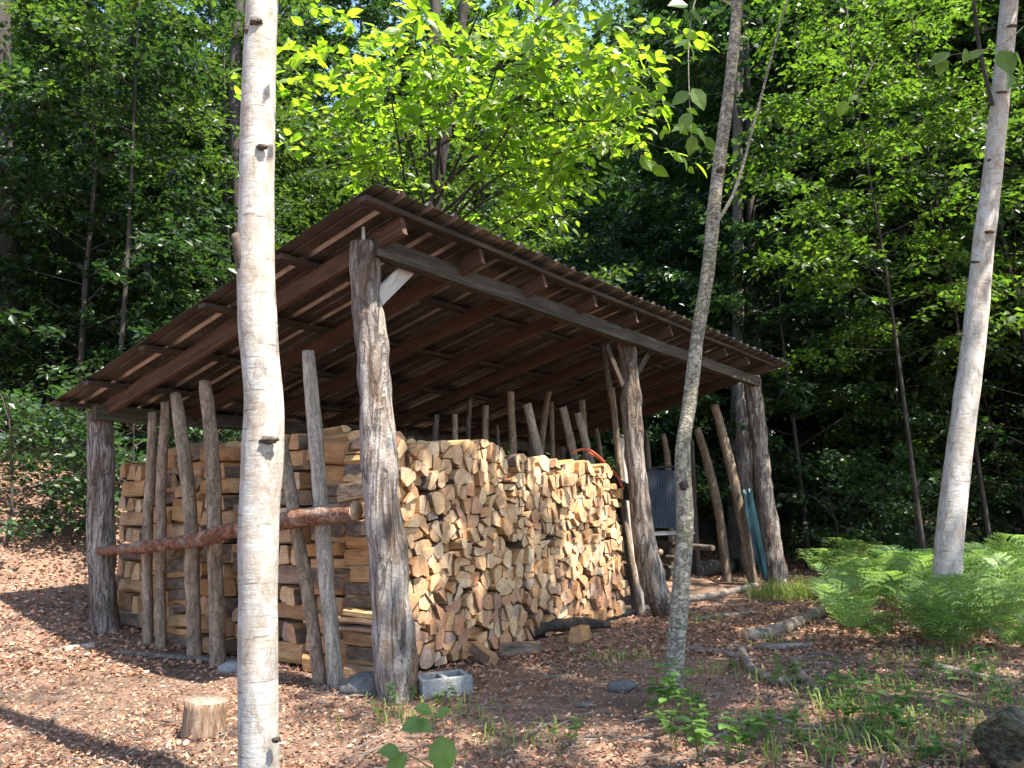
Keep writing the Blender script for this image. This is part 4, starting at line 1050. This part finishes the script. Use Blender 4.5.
# ------------------------------------------------------------------ things stored in the far bay
YB = 10.6
c = PY(664, 497, YB); root = empty('lawn_chair', V((c.x, c.y, 0)), 'blue grey ribbed folding chair standing behind the middle post', 'chair'); loc = root.location.copy()
def cpart(mb, nm, mt, sm=False):
    o = mb.build(nm, mt, root, sm, loc); o.location = (0, 0, 0); return o
mb = MB(); n = 15
for i in range(n):
    x0 = 648 + i * 2.6; a = PY(x0, 470, YB); b = PY(x0 + 1, 528, YB - .18); d = (b - a); box(mb, (a + b) / 2, V((.0145, 0, 0)), V((0, .008, 0)), d / 2)
cpart(mb, 'backrest', M['blue_plastic'])
mb = MB(); tube(mb, [PY(646, 472, YB), PY(655, 468, YB), PY(676, 467, YB), PY(688, 471, YB)], [.016] * 4, 8, .05); tube(mb, [PY(646, 472, YB), PY(650, 530, YB - .18)], [.014, .014], 8); tube(mb, [PY(688, 471, YB), PY(689, 530, YB - .18)], [.014, .014], 8); cpart(mb, 'back_frame', M['black_tube'], True)
mb = MB(); box(mb, PY(668, 533, YB - .4), V((.29, 0, 0)), V((0, .24, 0)), V((0, 0, .014))); cpart(mb, 'seat', M['white_tube'])
for sx in (650, 683):
    for dy in (-.08, -.42):
        mb = MB(); a = PY(sx, 534, YB + dy); b = a + V((0, dy * .1, 0)); b.z = gz(b.x, b.y); tube(mb, [a, b], [.013, .013], 7); cpart(mb, 'leg', M['black_tube'], True)
# horizontal poles stacked in the gloom, sawn ends showing
for (px, py, y, L), lab in zip([(661, 552, 11.6, 1.6), (713, 548, 11.9, 1.6), (690, 560, 12.2, 1.5)], ['round pole under the chair with its pale sawn end showing', 'round pole right of the sapling with its pale sawn end showing', 'dark round pole low between the chair and the bent pole']):
    e = PY(px, py, y); d = (VX * .9 + UX * .45 + UP * .02).normalized(); mb = MB(); tube(mb, [e, e + d * L], [.045, .05], 10, .3, .1, capmi=1)
    tag(mb.build('stored_pole', [M['stake_dark'], M['cutwood']], None, True, V(e)), lab, 'pole', 'poles stacked in the far bay')
# log bunk they lie on
mb = MB(); a = onground(640, 585) + UP * .12; b = onground(748, 570) + UP * .12; tube(mb, [a, (a + b) / 2, b], [.13, .14, .12], 10, .2, .2); tag(mb.build('dark_log', M['trunk'], None, True, V(a)), 'dark log lying across the back of the far bay', 'log')
# teal tarp slung between the far post and the leaning pole
mb = MB(); K = 14; Wn = 6; vs = []
for i in range(K + 1):
    t = i / K; y = 12.2 - .1 * t
    l = PY(741 + 22 * t ** 1.2, 490 + 92 * t, y); r = PY(752 + 16 * t, 488 + 94 * t, y + .12)
    for k in range(Wn + 1):
        f = k / Wn; q = l.lerp(r, f) + V((0, -.05 * math.sin(f * 12 + t * 3) - .04 * math.sin(f * 3.1), G(.008))); vs.append(tuple(q))
mb.add(vs, [(i * (Wn + 1) + k, (i + 1) * (Wn + 1) + k, (i + 1) * (Wn + 1) + k + 1, i * (Wn + 1) + k + 1) for i in range(K) for k in range(Wn)])
o = mb.build('tarp', M['tarp'], None, True, PY(760, 570, 12.2)); md = o.modifiers.new('thick', 'SOLIDIFY'); md.thickness = .006; tag(o, 'crumpled teal tarp hanging beside the foot of the far post', 'tarp')
# pale board, red rope, dark brush near the middle post
mb = MB(); a = PY(623, 438, 9.8); b = PY(641, 596, 9.6); b.z = gz(b.x, b.y) - .02; d = (b - a); box(mb, (a + b) / 2, V((.042, 0, 0)), V((0, .01, 0)), d / 2); tag(mb.build('leaning_board', M['pale_board'], None, False, V(b)), 'pale narrow board standing beside the middle post', 'board')
mb = MB(); P = [onv(572, 452, .62), onv(586, 449, .6), onv(597, 455, .55), onv(606, 464, .5), onv(616, 474, .4), onv(622, 486, .3)]; tube(mb, P, [.014] * 6, 7, .04, .1); P2 = [q + V((.02, .03, -.035)) for q in P[1:]]; tube(mb, P2, [.012] * 5, 7, .04, .1)
tag(mb.build('red_cord', M['red_rope'], None, True, V(P[2])), 'red cord draped over the far end of the log pile', 'cord')
for pp, r in (([(612, 480), (625, 487), (640, 494)], 5), ([(618, 492), (632, 498), (645, 505)], 4)):
    P = [PY(x, y, 9.42) for x, y in pp]; mb = MB(); tube(mb, P, [r * 9.4 / FPX] * 3, 8, .08, .4, 6); tag(mb.build('bark_limb', M['rot'], None, True, V(P[0])), 'dark limb wedged between the log pile and the middle post', 'limb', 'dark limbs beside the middle post')

# ------------------------------------------------------------------ light
w = bpy.data.worlds.new('World'); scene.world = w; w.use_nodes = True; nt = w.node_tree; nt.nodes.clear()
sky = nt.nodes.new('ShaderNodeTexSky'); sky.sky_type = 'NISHITA'; sky.sun_disc = False; sky.sun_elevation = SUN_EL; sky.sun_rotation = math.atan2(SUN.x, SUN.y)
bg = nt.nodes.new('ShaderNodeBackground'); bg.inputs['Strength'].default_value = .14; ow = nt.nodes.new('ShaderNodeOutputWorld')
nt.links.new(sky.outputs[0], bg.inputs['Color']); nt.links.new(bg.outputs[0], ow.inputs['Surface'])
sl = bpy.data.lights.new('sun', 'SUN'); sl.energy = 5.0; sl.angle = math.radians(.53); sl.color = (1, .92, .80); so = bpy.data.objects.new('sun', sl); col.objects.link(so)
so.rotation_euler = (-SUN).to_track_quat('-Z', 'Y').to_euler()
vs = scene.view_settings; vs.view_transform = 'Standard'; vs.look = 'None'; vs.gamma = 1; vs.exposure = 1.88
try: vs.use_curve_mapping = False
except Exception: pass
scene.display_settings.display_device = 'sRGB'
scene.cycles.max_bounces = 6; scene.cycles.diffuse_bounces = 3; scene.cycles.glossy_bounces = 2; scene.cycles.transmission_bounces = 4; scene.cycles.use_denoising = True
